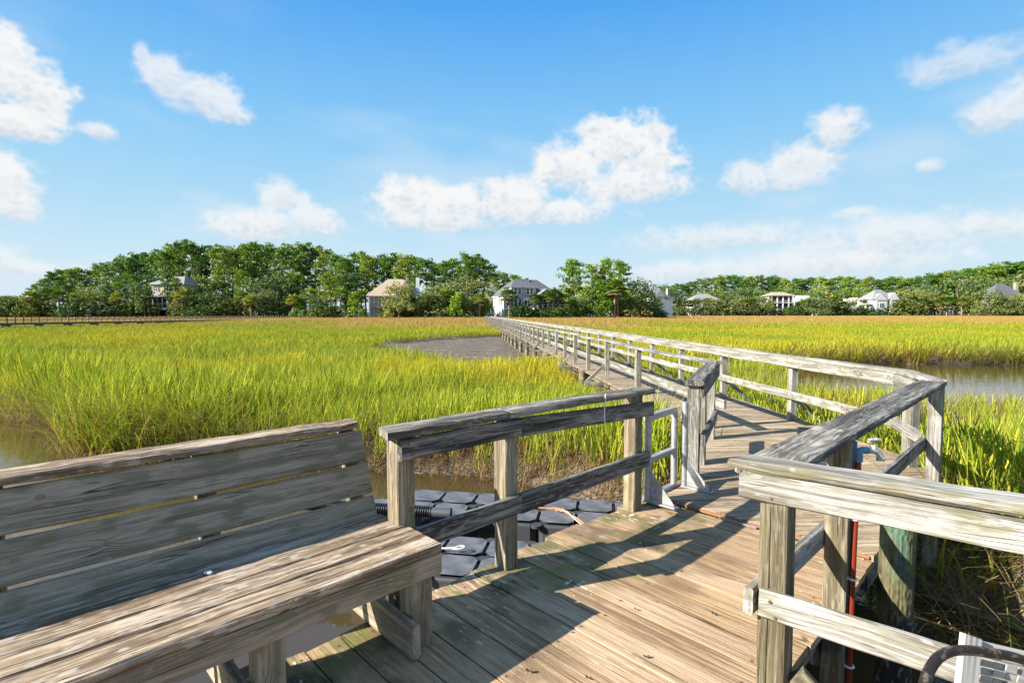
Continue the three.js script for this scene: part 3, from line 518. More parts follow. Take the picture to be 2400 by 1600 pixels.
// ---------------------------------------------------------------- bench
{
  const o = thing('bench', 'brown peeling slatted wooden bench at the left edge of the platform', 'bench', an(.3, -2.2).toArray());
  const aL = -1.1, aR = 1.443;
  const seat = (n0, n1, mat, da = 0) => part(o, 'seat_board', lumber(an(aL, (n0 + n1) / 2, .466), an(aR + da, (n0 + n1) / 2, .466), n1 - n0, .042, { segs: 26, wear: .002, chamfer: .008 }), mat);
  seat(-2.110, -1.963, M_seat[0]); seat(-2.252, -2.115, M_seat[0], .004); seat(-2.398, -2.258, M_seat[1], -.01); seat(-2.50, -2.404, M_seat[1], -.012);
  part(o, 'apron', lumber(an(aL, -1.988, .395), an(1.447, -1.988, .395), .04, .096, { segs: 18, wear: .0015, chamfer: .004 }), M_paint[2]);
  const slat = (n0, y0, n1, y1, mat) => { const up = dN.clone().multiplyScalar(n1 - n0).add(V(0, y1 - y0, 0)), H = up.length(); part(o, 'back_slat', lumber(an(aL, (n0 + n1) / 2 - .018, (y0 + y1) / 2), an(aR + (rD() - .5) * .01, (n0 + n1) / 2 - .018, (y0 + y1) / 2), .034, H, { up: up.normalize(), segs: 18, wear: .0022, chamfer: .005 }), mat); };
  slat(-2.655, .738, -2.715, .898, M_paint[0]); slat(-2.587, .572, -2.640, .726, M_paint[1]); slat(-2.535, .455, -2.578, .560, M_paint[0]);
  part(o, 'back_cap', lumber(an(aL, -2.755, .936), an(1.42, -2.75, .936), .115, .034, { segs: 26, wear: .005, chamfer: .008, up: V(NX * .12, 1, NZ * .12) }), M_seat[1]);
  for (const a of [1.385, .665, -.05, -.8]) part(o, 'back_support', lumber(an(a, -2.53, -.02), an(a, -2.79, .915), .085, .04, { up: V(-AX, 0, -AZ), roll: Math.PI / 2, segs: 4 }), M_post[1]);
  for (const a of [1.376, .695, -.03, -.75]) {
    part(o, 'leg', lumber(an(a, -2.062, 0), an(a, -2.062, .445), .09, .108, { up: UP_A, segs: 5 }), M_paint[0]);
    part(o, 'stretcher', lumber(an(a - .079, -1.955, .083), an(a - .079, -2.52, .083), .04, .155, { segs: 6, wear: .002 }), M_paint[2]);
  }
  const sh = new THREE.SphereGeometry(.014, 10, 6); sh.scale(1.3, .5, .9);
  const s = thing('shell', 'small white shell lying at the back of the bench seat', 'shell', an(.585, -2.40, .492).toArray()); part(s, 'valve', sh, plain([.75, .73, .7], .5), false); const sh2 = sh.clone(); sh2.scale(.7, .9, .8); sh2.translate(.012, .004, .01); part(s, 'valve', sh2, plain([.72, .7, .66], .5), false);
}

// ---------------------------------------------------------------- aluminium gate frame
const alu = makeTex(256, 256, (x, y) => { const v = .36 + (wrapN(x, y, 4, 90, 3) - .5) * .12 + (wrapN(x, y, 9, 9, 4) - .5) * .14; return [v, v, v * 1.01, v]; });
const M_alu = new THREE.MeshStandardMaterial({ map: alu.map, bumpMap: alu.bump, bumpScale: .0006, metalness: .55, roughness: .5 });
{
  const o = thing('gate_frame', 'silver aluminium tube frame with gusset feet in the railing gap', 'gate', an(4.0, -2.33).toArray());
  const tubeV = (a, n, y1, r = .027) => part(o, 'upright', cyl(an(a, n, .02), an(a, n, y1), r, r, 18), M_alu);
  tubeV(3.775, -2.315, .735, .029); tubeV(4.262, -2.352, .70); tubeV(4.335, -2.29, .775, .029);
  for (const [y, h] of [[.70, .05], [.345, .045], [.03, .035]]) part(o, 'crossbar', lumber(an(3.775, -2.335, y), an(4.262, -2.352, y + .01), .05, h, { chamfer: .003, wear: 0, segs: 1 }), M_alu);
  const gus = (a, n) => {
    const A0 = an(a, n + .02, .04), s = new THREE.Shape([new THREE.Vector2(0, 0), new THREE.Vector2(.225, 0), new THREE.Vector2(.205, .03), new THREE.Vector2(0, .25)]);
    const g = new THREE.ExtrudeGeometry(s, { depth: .007, bevelEnabled: false }); g.rotateY(-Math.atan2(NZ, NX)); g.translate(A0.x, A0.y, A0.z); part(o, 'gusset', g, M_alu);
    part(o, 'foot', lumber(an(a, n - .03, .028), an(a, n + .27, .028), .07, .012, { chamfer: .002, wear: 0, segs: 1 }), M_alu);
    part(o, 'bolt', cyl(an(a + .01, n + .235, .034), an(a + .01, n + .235, .052), .011, .011, 6), M_rust);
  };
  gus(3.775, -2.315); gus(4.335, -2.29);
  const cv = document.createElement('canvas'); cv.width = cv.height = 128; const x = cv.getContext('2d');
  x.fillStyle = '#e8edf2'; x.fillRect(0, 0, 128, 128); x.fillStyle = '#2a62b0'; x.beginPath(); x.arc(64, 64, 58, 0, 7); x.fill(); x.fillStyle = '#e9eef4'; x.beginPath(); x.arc(64, 64, 46, 0, 7); x.fill(); x.fillStyle = '#2a62b0'; x.beginPath(); x.arc(64, 64, 36, 0, 7); x.fill();
  x.strokeStyle = '#dfe8f2'; x.lineWidth = 5; for (const y of [52, 64, 76]) { x.beginPath(); x.moveTo(42, y + 6); x.quadraticCurveTo(56, y - 8, 64, y); x.quadraticCurveTo(74, y + 8, 86, y - 6); x.stroke(); }
  const ct = new THREE.CanvasTexture(cv); ct.colorSpace = THREE.SRGBColorSpace;
  const g = new THREE.CylinderGeometry(.031, .031, .002, 28); g.rotateX(Math.PI / 2); g.rotateY(Math.atan2(-AX, -AZ)); const p = an(3.769, -2.245, .118); g.translate(p.x, p.y, p.z);
  part(o, 'sticker', g, new THREE.MeshStandardMaterial({ map: ct, roughness: .5 }), true, 'round blue and white emblem sticker');
}

// ---------------------------------------------------------------- red water pipe, faucet, piling
{
  const o = thing('water_pipe', 'dark red standpipe with white clamps strapped to the railing post', 'pipe', an(3.12, -.708, -.6).toArray());
  const red = new THREE.MeshPhysicalMaterial({ roughness: .3, clearcoat: .3 }); red.color.setRGB(.20, .026, .012);
  part(o, 'riser', tube([an(3.112, -.708, -.62), an(3.115, -.708, -.1), an(3.125, -.707, .4), an(3.145, -.705, .80)], .0145, 30, 14), red);
  const wh = plain([.72, .72, .68], .5);
  for (const [a, y] of [[3.128, .50], [3.12, .19], [3.113, -.27]]) { const g = new THREE.TorusGeometry(.019, .0055, 8, 18); g.rotateX(Math.PI / 2); const p = an(a, -.707, y); g.translate(p.x, p.y, p.z); part(o, 'clamp', g, wh); part(o, 'clamp_tab', lumber(an(a, -.725, y), an(a - .03, -.728, y), .006, .014, { chamfer: 0, wear: 0, segs: 1 }), wh); }
}
{
  const p0 = an(3.146, -.704, .80), o = thing('garden_faucet', 'pale verdigris garden faucet with a cross handle on top of the red pipe', 'faucet', p0.toArray());
  const brass = makeTex(128, 128, (x, y) => { const t = wrapN(x, y, 9, 9, 5) * .6 + wrapN(x, y, 31, 31, 6) * .4, c = mix3([.40, .46, .42], [.66, .68, .60], t); return [...c, t]; }), M = new THREE.MeshStandardMaterial({ map: brass.map, bumpMap: brass.bump, bumpScale: .001, roughness: .6, metalness: .25 });
  const blue = plain([.12, .24, .33], .7), d = V(.97, 0, -.24).normalize(), q = (k, y) => p0.clone().addScaledVector(d, k).add(V(0, y, 0));
  part(o, 'coupling', cyl(q(0, -.005), q(0, .03), .019, .019, 14), blue); part(o, 'elbow', tube([q(0, .02), q(0, .045), q(.015, .052), q(.055, .05)], .018, 18, 12), blue);
  part(o, 'spout', tube([q(.05, .05), q(.08, .047), q(.11, .04), q(.132, .022), q(.138, .006)], .0155, 22, 12), M);
  part(o, 'spout_ring', cyl(q(.139, .008), q(.14, -.008), .02, .021, 16), M);
  part(o, 'bonnet', cyl(q(.092, .052), q(.092, .075), .015, .012, 6), M); part(o, 'stem', cyl(q(.092, .072), q(.092, .10), .006, .006, 10), M);
  const h = part(o, 'handle', tube([q(.055, .098), q(.075, .103), q(.092, .1), q(.11, .103), q(.13, .098)], .0085, 18, 10), M);
  part(o, 'bracket', lumber(an(3.135, -.724, .80), an(3.135, -.724, .90), .03, .004, { up: UP_A, chamfer: 0, wear: 0, segs: 1 }), blue);
}
{
  const T = makeTex(512, 1024, (x, y) => {                                   // y runs up the pile: copper green timber above, algae and black tide stain below
    const n = wrapN(x, y, 7, 12, 61), g = wrapN(x, y, 60, 9, 62), f = wrapN(x, y, 40, 70, 63), yy = y + (n - .5) * .22 + (g - .5) * .05;
    let c = mix3([.02, .018, .014], [.12, .108, .048], sst(.60, .86, yy)); c = mix3(c, mix3([.15, .155, .06], [.085, .155, .10], sst(.4, .7, x + (n - .5) * .3)), sst(.86, 1.02, yy));
    const k = .62 + g * .45 + (f - .5) * .6; c = c.map((v) => v * k); if (f > .74 && yy < .76) c = mix3(c, [.2, .19, .16], .6);
    return [...c, .3 + g * .4 + f * .4];
  });
  const m = new THREE.MeshStandardMaterial({ map: T.map, bumpMap: T.bump, bumpScale: .012, roughness: .85 }), p = an(3.9, -.655);
  const o = thing('dock_piling', 'round mossy green piling stained black below, beside the landing', 'piling', [p.x, -1.8, p.z]);
  const g = new THREE.CylinderGeometry(.09, .098, 2.14, 26, 24); g.translate(0, 1.07, 0); const P = g.attributes.position; for (let i = 0; i < P.count; i++) { const a = Math.atan2(P.getZ(i), P.getX(i)), k = 1 + (vn(a * 2 + 9, P.getY(i) * 3) - .5) * .07; P.setX(i, P.getX(i) * k); P.setZ(i, P.getZ(i) * k); } g.computeVertexNormals(); part(o, 'shaft', g, m, false);
}

// ---------------------------------------------------------------- floating drive-on docks of black cubes, hose and lines
{
  const tread = makeTex(512, 512, (x, y) => {
    const k = 9, u = (x + y) * k, v = (x - y) * k * 2, lu = Math.abs(u - Math.round(u)), lv = Math.abs(v - Math.round(v)), line = Math.max(sst(.13, .04, lu), sst(.16, .05, lv)), f = wrapN(x, y, 90, 90, 3), b = wrapN(x, y, 6, 6, 4);
    const c = .05 + (f - .5) * .025 + b * .06 + line * .13 * (.5 + b); return [c * .95, c, c * 1.12, .25 + line * .6 + (f - .5) * .1];
  });
  const M_top = new THREE.MeshStandardMaterial({ map: tread.map, bumpMap: tread.bump, bumpScale: .004, roughness: .55 }), M_side = new THREE.MeshStandardMaterial({ roughness: .5 }); M_side.color.setRGB(.045, .047, .052);
  const S = .404, hh = S / 2 - .004, cc = .065, oct = new THREE.Shape([[-hh + cc, -hh], [hh - cc, -hh], [hh, -hh + cc], [hh, hh - cc], [hh - cc, hh], [-hh + cc, hh], [-hh, hh - cc], [-hh, -hh + cc]].map(([x, y]) => new THREE.Vector2(x, y)));
  const body = new THREE.ExtrudeGeometry(oct, { depth: .26, bevelEnabled: true, bevelThickness: .03, bevelSize: .022, bevelOffset: -.022, bevelSegments: 3 }); body.rotateX(-Math.PI / 2); body.translate(0, -.32, 0);
  const lid = new THREE.ShapeGeometry(new THREE.Shape(oct.getPoints().map((p) => p.multiplyScalar(.93)))); lid.rotateX(-Math.PI / 2); lid.translate(0, .004, 0); { const p = lid.attributes.position, u = []; for (let i = 0; i < p.count; i++) u.push(p.getX(i) / .4 + .5, p.getZ(i) / .4 + .5); lid.setAttribute('uv', new THREE.Float32BufferAttribute(u, 2)); }
  const waist = new THREE.CylinderGeometry(.17, .165, .2, 8); waist.rotateY(Math.PI / 8); waist.translate(0, -.4, 0);
  const pin = new THREE.CylinderGeometry(.058, .058, .03, 20);
  const e = V(.985, 0, .172), f = V(-.172, 0, .985), base = V(.327, -.65, -5.92), spot = (i, j) => base.clone().addScaledVector(e, i * S).addScaledVector(f, j * S);
  const dock = (label, cells, y) => {
    const o0 = spot(cells[0][0] + .5, cells[0][1] + .5), o = thing('floating_dock', label, 'floating dock', [o0.x, -.65 + y, o0.z], { turn: -Math.atan2(.172, .985) });
    const pins = new Set();
    for (const [i, j, dy = 0] of cells) {
      const x = (i - cells[0][0]) * S, z = (j - cells[0][1]) * S, b = sub(o, 'float_cube', body, M_side); b.position.set(x, dy, z); sub(b, 'tread', lid, M_top); sub(b, 'skirt', waist, M_side);
      for (const [a, c] of [[0, 0], [1, 0], [0, 1], [1, 1]]) { const k = [i + a, j + c].join(); if (!pins.has(k)) { pins.add(k); const p = sub(o, 'coupling_pin', pin, M_side); p.position.set(x + (a - .5) * S, dy - .035, z + (c - .5) * S); } }
    }
    return o;
  };
  const cells = []; for (let i = -6; i < 3; i++) for (const j of [-1, 0]) if (!(i < -4 && j < 0) && !(i === -2 && j === 0)) cells.push([i, j]);
  dock('black cube floating dock with treaded tops below the railing, beside the mud bank', cells, 0);
  const near = []; for (let i = -5; i < 3; i++) for (const j of [2, 3]) near.push([i, j, -.02]);
  dock('nearer black cube floating dock seen past the bench end', near, -.01);
  const or = plain([.62, .20, .09], .8), wr = plain([.68, .58, .46], .85);
  const rp = (i, j, y = .012) => spot(i, j).add(V(0, y, 0));
  const rope = thing('rope', 'orange mooring line looped on the farther floating dock', 'rope', rp(.6, .1).toArray());
  part(rope, 'strand', tube([rp(-.2, .0), rp(.2, .02), rp(.5, .12, .03), rp(.62, .22, .03), rp(.8, .33), rp(1.05, .62), rp(1.3, 1.0, .0)], .009, 60, 7), or);
  part(rope, 'strand', tube([rp(.55, .26, .025), rp(.7, .25, .03), rp(.95, .6), rp(1.2, 1.0, .0)], .008, 40, 7), plain([.66, .42, .30], .8));
  part(rope, 'strand', tube([rp(.5, .1, .02), rp(.62, .05, .02), rp(.66, .2, .03), rp(.5, .24, .03), rp(.42, .16, .02)], .008, 40, 7), or);
  const r2 = thing('rope', 'pale rope with a small eye loop on the nearer floating dock', 'rope', rp(-1.6, 3.0).toArray());
  part(r2, 'strand', tube([rp(-2.6, 2.95), rp(-2.1, 2.98), rp(-1.7, 2.95, .02), rp(-1.5, 2.86, .03), rp(-1.42, 2.93, .03), rp(-1.55, 3.0, .025), rp(-1.75, 2.96, .02)], .009, 60, 7), wr);
}
{ // corrugated hose lying on the far float
  const prof = []; for (let k = 0; k <= 240; k++) prof.push(new THREE.Vector2(.056 + .008 * Math.sin(k * 1.5708), k / 240 * 1.55));
  const g = new THREE.LatheGeometry(prof, 20); g.rotateZ(Math.PI / 2); g.rotateY(-.16); const P = V(-.86, -.575, -5.62);
  const o = thing('drain_hose', 'black corrugated hose lying on the floating dock behind the railing post', 'hose', P.toArray()), M = plain([.012, .012, .013], .35);
  part(o, 'corrugated_pipe', g, M, false); const c = cyl(V(-.02, 0, 0), V(.2, 0, .035), .052, .052, 20); part(o, 'sleeve', c, plain([.06, .065, .07], .45), false); part(o, 'end_ring', cyl(V(.185, 0, .032), V(.21, 0, .036), .058, .058, 20), plain([.05, .055, .06], .5), false);
  part(o, 'strap', tube([V(.2, -.03, .03), V(.28, -.05, .06), V(.35, -.04, .04), V(.42, -.06, .1)], .018, 20, 8), M, false);
}

// ---------------------------------------------------------------- chair in the near right corner
{
  const c0 = an(2.0, -.16), o = thing('garden_chair', 'pale grey woven chair with a dark bent tube arm at the bottom right corner', 'chair', [c0.x, 0, c0.z]);
  const ray = (u, v, z) => V((u - 1200) / 1250 * z, 1.55 - (v - 735) / 1250 * z, -z);
  const slatM = makeTex(256, 256, (x, y) => { const g = wrapN(x, y, 6, 60, 8), v = .30 + (g - .5) * .12 + (wrapN(x, y, 9, 9, 9) - .5) * .1; return [v, v * .985, v * .95, g]; }), MS = new THREE.MeshStandardMaterial({ map: slatM.map, bumpMap: slatM.bump, bumpScale: .002, roughness: .7 });
  const z0 = 1.46;
  part(o, 'back_upright', lumber(ray(2300, 1700, 1.40), ray(2310, 1512, z0), .058, .02, { up: V(0, 0, 1), chamfer: .004, segs: 2, wear: .0004 }), MS);
  part(o, 'back_upright', lumber(ray(2520, 1745, 1.40), ray(2510, 1560, z0), .058, .02, { up: V(0, 0, 1), chamfer: .004, segs: 2, wear: .0004 }), MS);
  part(o, 'top_rail', lumber(ray(2330, 1536, z0 + .014), ray(2560, 1590, z0 + .014), .014, .028, { chamfer: .003, segs: 2, wear: .0004 }), MS);
  part(o, 'top_rail', lumber(ray(2326, 1552, z0 + .02), ray(2560, 1606, z0 + .02), .012, .02, { chamfer: .003, segs: 2, wear: .0004 }), MS);
  for (let i = 0; i < 5; i++) for (let j = 0; j < 6; j++) { const u = 2338 + i * 30, v = 1578 + j * 20 + i * 7; part(o, 'woven_strip', lumber(ray(u, v, z0 + .014 + ((i + j) % 2) * .008), ray(u + 27, v + 7, z0 + .014 + ((i + j) % 2) * .008), .004, .019, { chamfer: .001, segs: 1, wear: .0006 }), MS); }
  for (const [u, z] of [[2300, 1.40], [2520, 1.40]]) { const p = ray(u, 1690, z); part(o, 'leg', lumber(p, V(p.x, .0, p.z + .02), .045, .03, { up: V(0, 0, 1), segs: 1, chamfer: .003 }), MS); const q = ray(u - 60, 1690, z - .3); part(o, 'leg', lumber(V(q.x, .0, q.z), V(q.x, .42, q.z), .045, .03, { up: V(0, 0, 1), segs: 1, chamfer: .003 }), MS); }
  { const p = ray(2300, 1690, 1.40), q = ray(2520, 1690, 1.40); part(o, 'seat', lumber(V((p.x + q.x) / 2, .42, p.z + .02), V((p.x + q.x) / 2 - .08, .42, p.z + .42), .34, .03, { segs: 1, chamfer: .004 }), MS); }
  const dk = makeTex(256, 64, (x, y) => { const t = wrapN(x, y, 20, 6, 4) * .6 + wrapN(x, y, 60, 14, 5) * .4, c = mix3([.02, .016, .013], [.16, .115, .08], sst(.5, .8, t)); return [...c, t]; });
  part(o, 'arm_tube', tube([ray(2198, 1660, 1.22), ray(2212, 1600, 1.28), ray(2232, 1568, 1.31), ray(2262, 1551, 1.34), ray(2300, 1548, 1.36), ray(2350, 1553, 1.37), ray(2420, 1566, 1.38), ray(2480, 1590, 1.39)], .0125, 60, 12), new THREE.MeshStandardMaterial({ map: dk.map, roughness: .55, metalness: .3 }));
  part(o, 'arm_post', tube([ray(2198, 1660, 1.22), V(ray(2198, 1660, 1.22).x, .2, -1.22), V(ray(2198, 1660, 1.22).x, 0, -1.22)], .012, 10, 8), new THREE.MeshStandardMaterial({ map: dk.map, roughness: .55, metalness: .3 }));
}

// ---------------------------------------------------------------- the boardwalk to the shore
const posS_L = [7.2, 10.2, 12.55, 14.55, 16.35], posS_R = [7.62, 9.72, 11.68, 13.6, 15.5];
while (posS_L.at(-1) < 130) posS_L.push(posS_L.at(-1) + 1.84); while (posS_R.at(-1) < 130) posS_R.push(posS_R.at(-1) + 1.84);
{
  const o = thing('boardwalk', 'long straight plank boardwalk on pilings running to the grey house', 'boardwalk', [0, 0, 0]);
  const r = rng(5), far = [], geo = [0, 1, 2, 3, 4, 5].map((k) => { const g = lumber(V(-.87, 0, 0), V(.87, 0, 0), .143, .038, { segs: 1, chamfer: 0, wear: 0, uv: [k * .31, k * .37] }); return g; });
  let k = 0;
  for (let s = 7.1; s < 131; s += .148, k++) {
    const p = st(s + .074, .75, .003 + (r() - .5) * .006), turn = -BH + (r() - .5) * .006;
    if (k < 299) { const m = sub(o, 'plank', geo[k % 6], pick(M_walk, r)); m.position.copy(p); m.rotation.y = -turn - 2 * BH * 0; m.rotation.y = BH; }
    else { const g = geo[k % 6].clone(); g.rotateY(BH); g.translate(p.x, p.y, p.z); far.push(g); }
  }
  const fm = sub(o, 'far_planks', mergeGeometries(far), M_walk[0]); fm.userData.kind = 'stuff';
  for (let s = 7; s < 130; s += 6) for (const t of [.12, 1.4]) part(o, 'stringer', lumber(st(s, t, -.12), st(Math.min(s + 5.99, 131), t, -.12), .05, .19, { segs: 1, chamfer: 0, wear: 0 }), pick(M_post, r));
  const pile = cyl(V(0, -1.5, 0), V(0, .0, 0), .115, .105, 10, 1);
  posS_L.forEach((s, i) => { if (i % 2 === 1) { const m = sub(o, 'piling', pile, pick(M_post, r)); const p = st(s - .05, 1.66, -.01 + (r() - .5) * .1); m.position.copy(p); } });
  posS_R.forEach((s, i) => { if (i % 2 === 0) { const m = sub(o, 'piling', pile, pick(M_post, r)); const p = st(s, -.18, -.05); m.position.copy(p); } });
  posS_L.forEach((s, i) => { if (i % 2 === 0 && i) part(o, 'cross_beam', lumber(st(s, -.02, -.075), st(s, 2.02, -.075), .05, .09, { segs: 1, chamfer: .004 }), pick(M_pale, r)); });
}
function walkRailing(label, list, side) {
  const o = thing('boardwalk_railing', label, 'railing', st(60, side ? 1.5 : .06).toArray()), r = rng(side ? 61 : 62);
  const tp = side ? 1.5 : .06, inn = side ? -1 : 1, nearSegs = 12;
  list.forEach((s, i) => {
    const near = i < nearSegs, lean = (r() - .5) * .02;
    part(o, 'post', lumber(st(s, tp, -.16), st(s + lean, tp + (r() - .5) * .02, .915), .1, .1, { up: V(BSX, 0, BSZ), segs: near ? 4 : 1, chamfer: near ? .006 : 0, wear: near ? .0015 : 0 }), pick(near ? M_pale : M_pale, r));
    if (i % 2 === (side ? 0 : 1) ? (side ? i > 0 : true) : (!side && i === 0)) part(o, 'brace', lumber(st(s, tp - inn * .5, -.06), st(s, tp - inn * .05, .36), .04, .075, { segs: near ? 3 : 1, chamfer: near ? .004 : 0, wear: near ? .001 : 0 }), pick(M_pale, r));
    if (!side && i % 2 === 1) part(o, 'outrigger', lumber(st(s, tp - inn * .55, -.1), st(s, tp + .05, -.1), .05, .08, { segs: 1, chamfer: 0, wear: 0 }), pick(M_pale, r));
    if (i % 2 === 0) {
      const e = list[Math.min(i + 2, list.length - 1)]; if (e - s < .5) return;
      const s0 = i === 0 ? (side ? s - .35 : s - 2.0) : s + .002, sag = side ? .02 + r() * .025 : .004, j = (r() - .5) * .012, o2 = { segs: near ? 8 : 2, chamfer: near ? .007 : 0, wear: near ? .003 : 0 };
      part(o, 'top_cap', lumber(st(s0, tp + (r() - .5) * .015, .938 + j), st(e - .002, tp + (r() - .5) * .015, .938 + j), .145, .042, { ...o2, sag }), pick(M_pale, r));
      if (!side) part(o, 'rail', lumber(st(s0, tp + inn * .07, .855 + j), st(e - .002, tp + inn * .07, .855 + j), .038, .118, o2), pick(M_pale, r));
      part(o, 'rail', lumber(st(s0, tp + inn * .07, .40 + j), st(e - .002, tp + inn * .07, .40 - j), .038, .115, { ...o2, sag: side ? .012 : 0 }), pick(M_pale, r));
    }
  });
  return o;
}
walkRailing('pale grey left hand railing of the long boardwalk, its cap sagging between posts', posS_L, true);
const rightRail = walkRailing('pale grey right hand railing of the long boardwalk with rusty hooks', posS_R, false);
{ // its last short run bends in to the corner of the landing
  part(rightRail, 'post', lumber(V(3.99, -.5, -5.28), V(3.99, .91, -5.28), .105, .105, { up: V(BSX, 0, BSZ), segs: 5 }), M_pale[0]);
  part(rightRail, 'top_cap', lumber(V(4.18, .936, -5.66), V(3.90, .93, -4.86), .145, .042, { segs: 5, wear: .003, chamfer: .008 }), M_pale[2]);
  part(rightRail, 'rail', lumber(V(4.08, .853, -5.64), V(3.80, .85, -4.95), .038, .118, { segs: 5, wear: .002 }), M_pale[0]);
  part(rightRail, 'rail', lumber(V(4.07, .40, -5.64), V(3.79, .40, -4.9), .038, .115, { segs: 5, wear: .002 }), M_pale[1]);
  for (const [s, y] of [[6.25, .86], [5.75, .865], [6.45, .405]]) {
    const q = (k, d, yy) => st(s + k, .155 + d, yy), g = tube([q(.01, 0, y + .01), q(0, .012, y + .025), q(-.02, .03, y + .02), q(-.04, .04, y - .01), q(-.07, .03, y - .005), q(-.10, .02, y + .02), q(-.10, .018, y - .03)], .0032, 30, 6);
    const h = thing('rail_hook', ['rusty hook on the top rail, farther of the two', 'rusty hook on the top rail, nearer the corner', 'rusty hook hanging on the lower rail'][[6.25, 5.75, 6.45].indexOf(s)], 'hook', st(s, .15, y).toArray(), { group: 'rusty hooks on the right hand railing' }); part(h, 'bent_wire', g, M_rust);
  }
}

{ // a few curled leaves and chips on the deck boards
  const g = new THREE.PlaneGeometry(.045, .022, 4, 2), p = g.attributes.position; g.rotateX(-Math.PI / 2); for (let i = 0; i < p.count; i++) p.setY(i, Math.abs(p.getX(i)) * .5 + Math.abs(p.getZ(i)) * .4 + .003); g.computeVertexNormals();
  const M = [[.09, .05, .025], [.14, .08, .04], [.05, .035, .025]].map((c) => { const m = plain(c, .9); m.side = THREE.DoubleSide; return m; }), r = rng(404);
  const spots = [[2.35, -1.5], [2.05, -1.25], [1.75, -1.35], [1.95, -1.62], [2.6, -1.2], [1.5, -1.1], [2.9, -1.55], [1.85, -1.0], [1.6, -1.55], [4.9, -1.3]];
  for (const [a, n] of spots) { const q = an(a, n, a > 3.9 ? .026 : .004), m = new THREE.Mesh(g, pick(M, r)); m.name = numbered('fallen_leaf'); m.position.copy(q); m.rotation.y = r() * 6.28; m.scale.setScalar(.4 + r() * .35); m.castShadow = true; m.userData = { label: 'small curled brown leaf lying on the deck boards', category: 'leaf', group: 'fallen leaves on the deck' }; scene.add(m); }
}

// ---------------------------------------------------------------- neighbouring pier, far left
{
  const o = thing('marsh_pier', 'long low dark pier crossing the marsh at far left', 'pier', [0, 0, 0]), A = V(-74, .24, -77), B = V(-60, .24, -150), d = B.clone().sub(A).normalize(), sd = V(-d.z, 0, d.x), r = rng(15);
  const q = (k, t, y) => A.clone().addScaledVector(d, k).addScaledVector(sd, t).add(V(0, y, 0)), dk = woodMat(T_grey, [.9, .82, .72], .004), lt = woodMat(T_post, [.95, .85, .75], .004);
  for (let k = -22; k < 72; k += 4.47) {
    part(o, 'deck_section', lumber(q(k, 0, -.19), q(k + 4.45, 0, -.19), 1.5, .3, { segs: 1, chamfer: 0, wear: 0 }), dk);
    for (const t of [-.7, .7]) { part(o, 'handrail', lumber(q(k, t, .86), q(k + 4.45, t, .86), .12, .07, { segs: 1, chamfer: 0, wear: 0 }), dk); part(o, 'handrail', lumber(q(k, t, .42), q(k + 4.45, t, .42), .05, .09, { segs: 1, chamfer: 0, wear: 0 }), dk); }
    for (let j = 0; j < 4; j++) for (const t of [-.7, .7]) part(o, 'post', lumber(q(k + j * 1.117, t, -.1), q(k + j * 1.117, t, .83), .12, .12, { up: d, segs: 1, chamfer: 0, wear: 0 }), lt);
    for (const t of [-.6, .6]) part(o, 'piling', cyl(q(k + .4, t, -1.6), q(k + .4, t, -.3), .14, .14, 8), dk);
    part(o, 'cross_beam', lumber(q(k + .4, -.95, -.42), q(k + .4, .95, -.42), .2, .2, { segs: 1, chamfer: 0, wear: 0 }), dk);
  }
}

// ---------------------------------------------------------------- trees: each a trunk with limbs and a crown of leaf faces
function leafFace(B, c, size, r, col, flat = 0) {
  const n = V(r() - .5, (r() - .5) * (1 - flat) + flat * .9, r() - .5).normalize(), t = V(r() - .5, r() - .5, r() - .5).cross(n).normalize(), b = n.clone().cross(t), i = B.p.length / 3, s = size * (.6 + r() * .8), w = s * (.45 + r() * .3), k = .75 + r() * .5;
  const bend = n.clone().multiplyScalar(s * .22 * (r() - .3));
  const P = [c.clone().addScaledVector(t, -s), c.clone().addScaledVector(b, -w).add(bend), c.clone().addScaledVector(t, s), c.clone().addScaledVector(b, w).add(bend)];
  for (const p of P) { B.p.push(p.x, p.y, p.z); B.c.push(col[0] * k, col[1] * k, col[2] * k); }
  B.i.push(i, i + 1, i + 2, i, i + 2, i + 3);
}
const M_leaf0 = new THREE.MeshPhysicalMaterial({ vertexColors: true, side: THREE.DoubleSide, roughness: .85, transmission: .3, thickness: 0, specularIntensity: .4 });
const M_leaf = M_leaf0, M_leaves = [[1, 1, 1], [.72, .84, .82], [1.28, 1.14, .95], [.58, .72, .74], [1.1, .98, .8]].map((c) => { const m = M_leaf0.clone(); m.color.setRGB(...c); return m; });
const barkTex = makeTex(256, 256, (x, y) => { const g = wrapN(x, y, 22, 7, 2), f = wrapN(x, y, 60, 40, 3), t = clamp(g * .6 + f * .4), c = mix3([.07, .05, .035], [.22, .165, .12], t); return [...c, t]; });
const M_bark = new THREE.MeshStandardMaterial({ map: barkTex.map, bumpMap: barkTex.bump, bumpScale: .03, roughness: .95 }), M_palmTrunk = new THREE.MeshStandardMaterial({ map: barkTex.map, roughness: .95 }); M_palmTrunk.color.setRGB(2.0, 1.7, 1.4);
function trunkGeo(pts, r0, r1, rad = 7) {
  const g = new THREE.TubeGeometry(new THREE.CatmullRomCurve3(pts), 8, 1, rad), p = g.attributes.position, c = new THREE.CatmullRomCurve3(pts);
  for (let i = 0; i <= 8; i++) { const C = c.getPointAt(i / 8), k = mix(r0, r1, i / 8); for (let j = 0; j <= rad; j++) { const q = i * (rad + 1) + j; p.setXYZ(q, C.x + (p.getX(q) - C.x) * k, C.y + (p.getY(q) - C.y) * k, C.z + (p.getZ(q) - C.z) * k); } }
  return g;
}
const shade = (c, r, k = .25) => { const j = 1 - k / 2 + r() * k; return [c[0] * j, c[1] * j, c[2] * j]; };
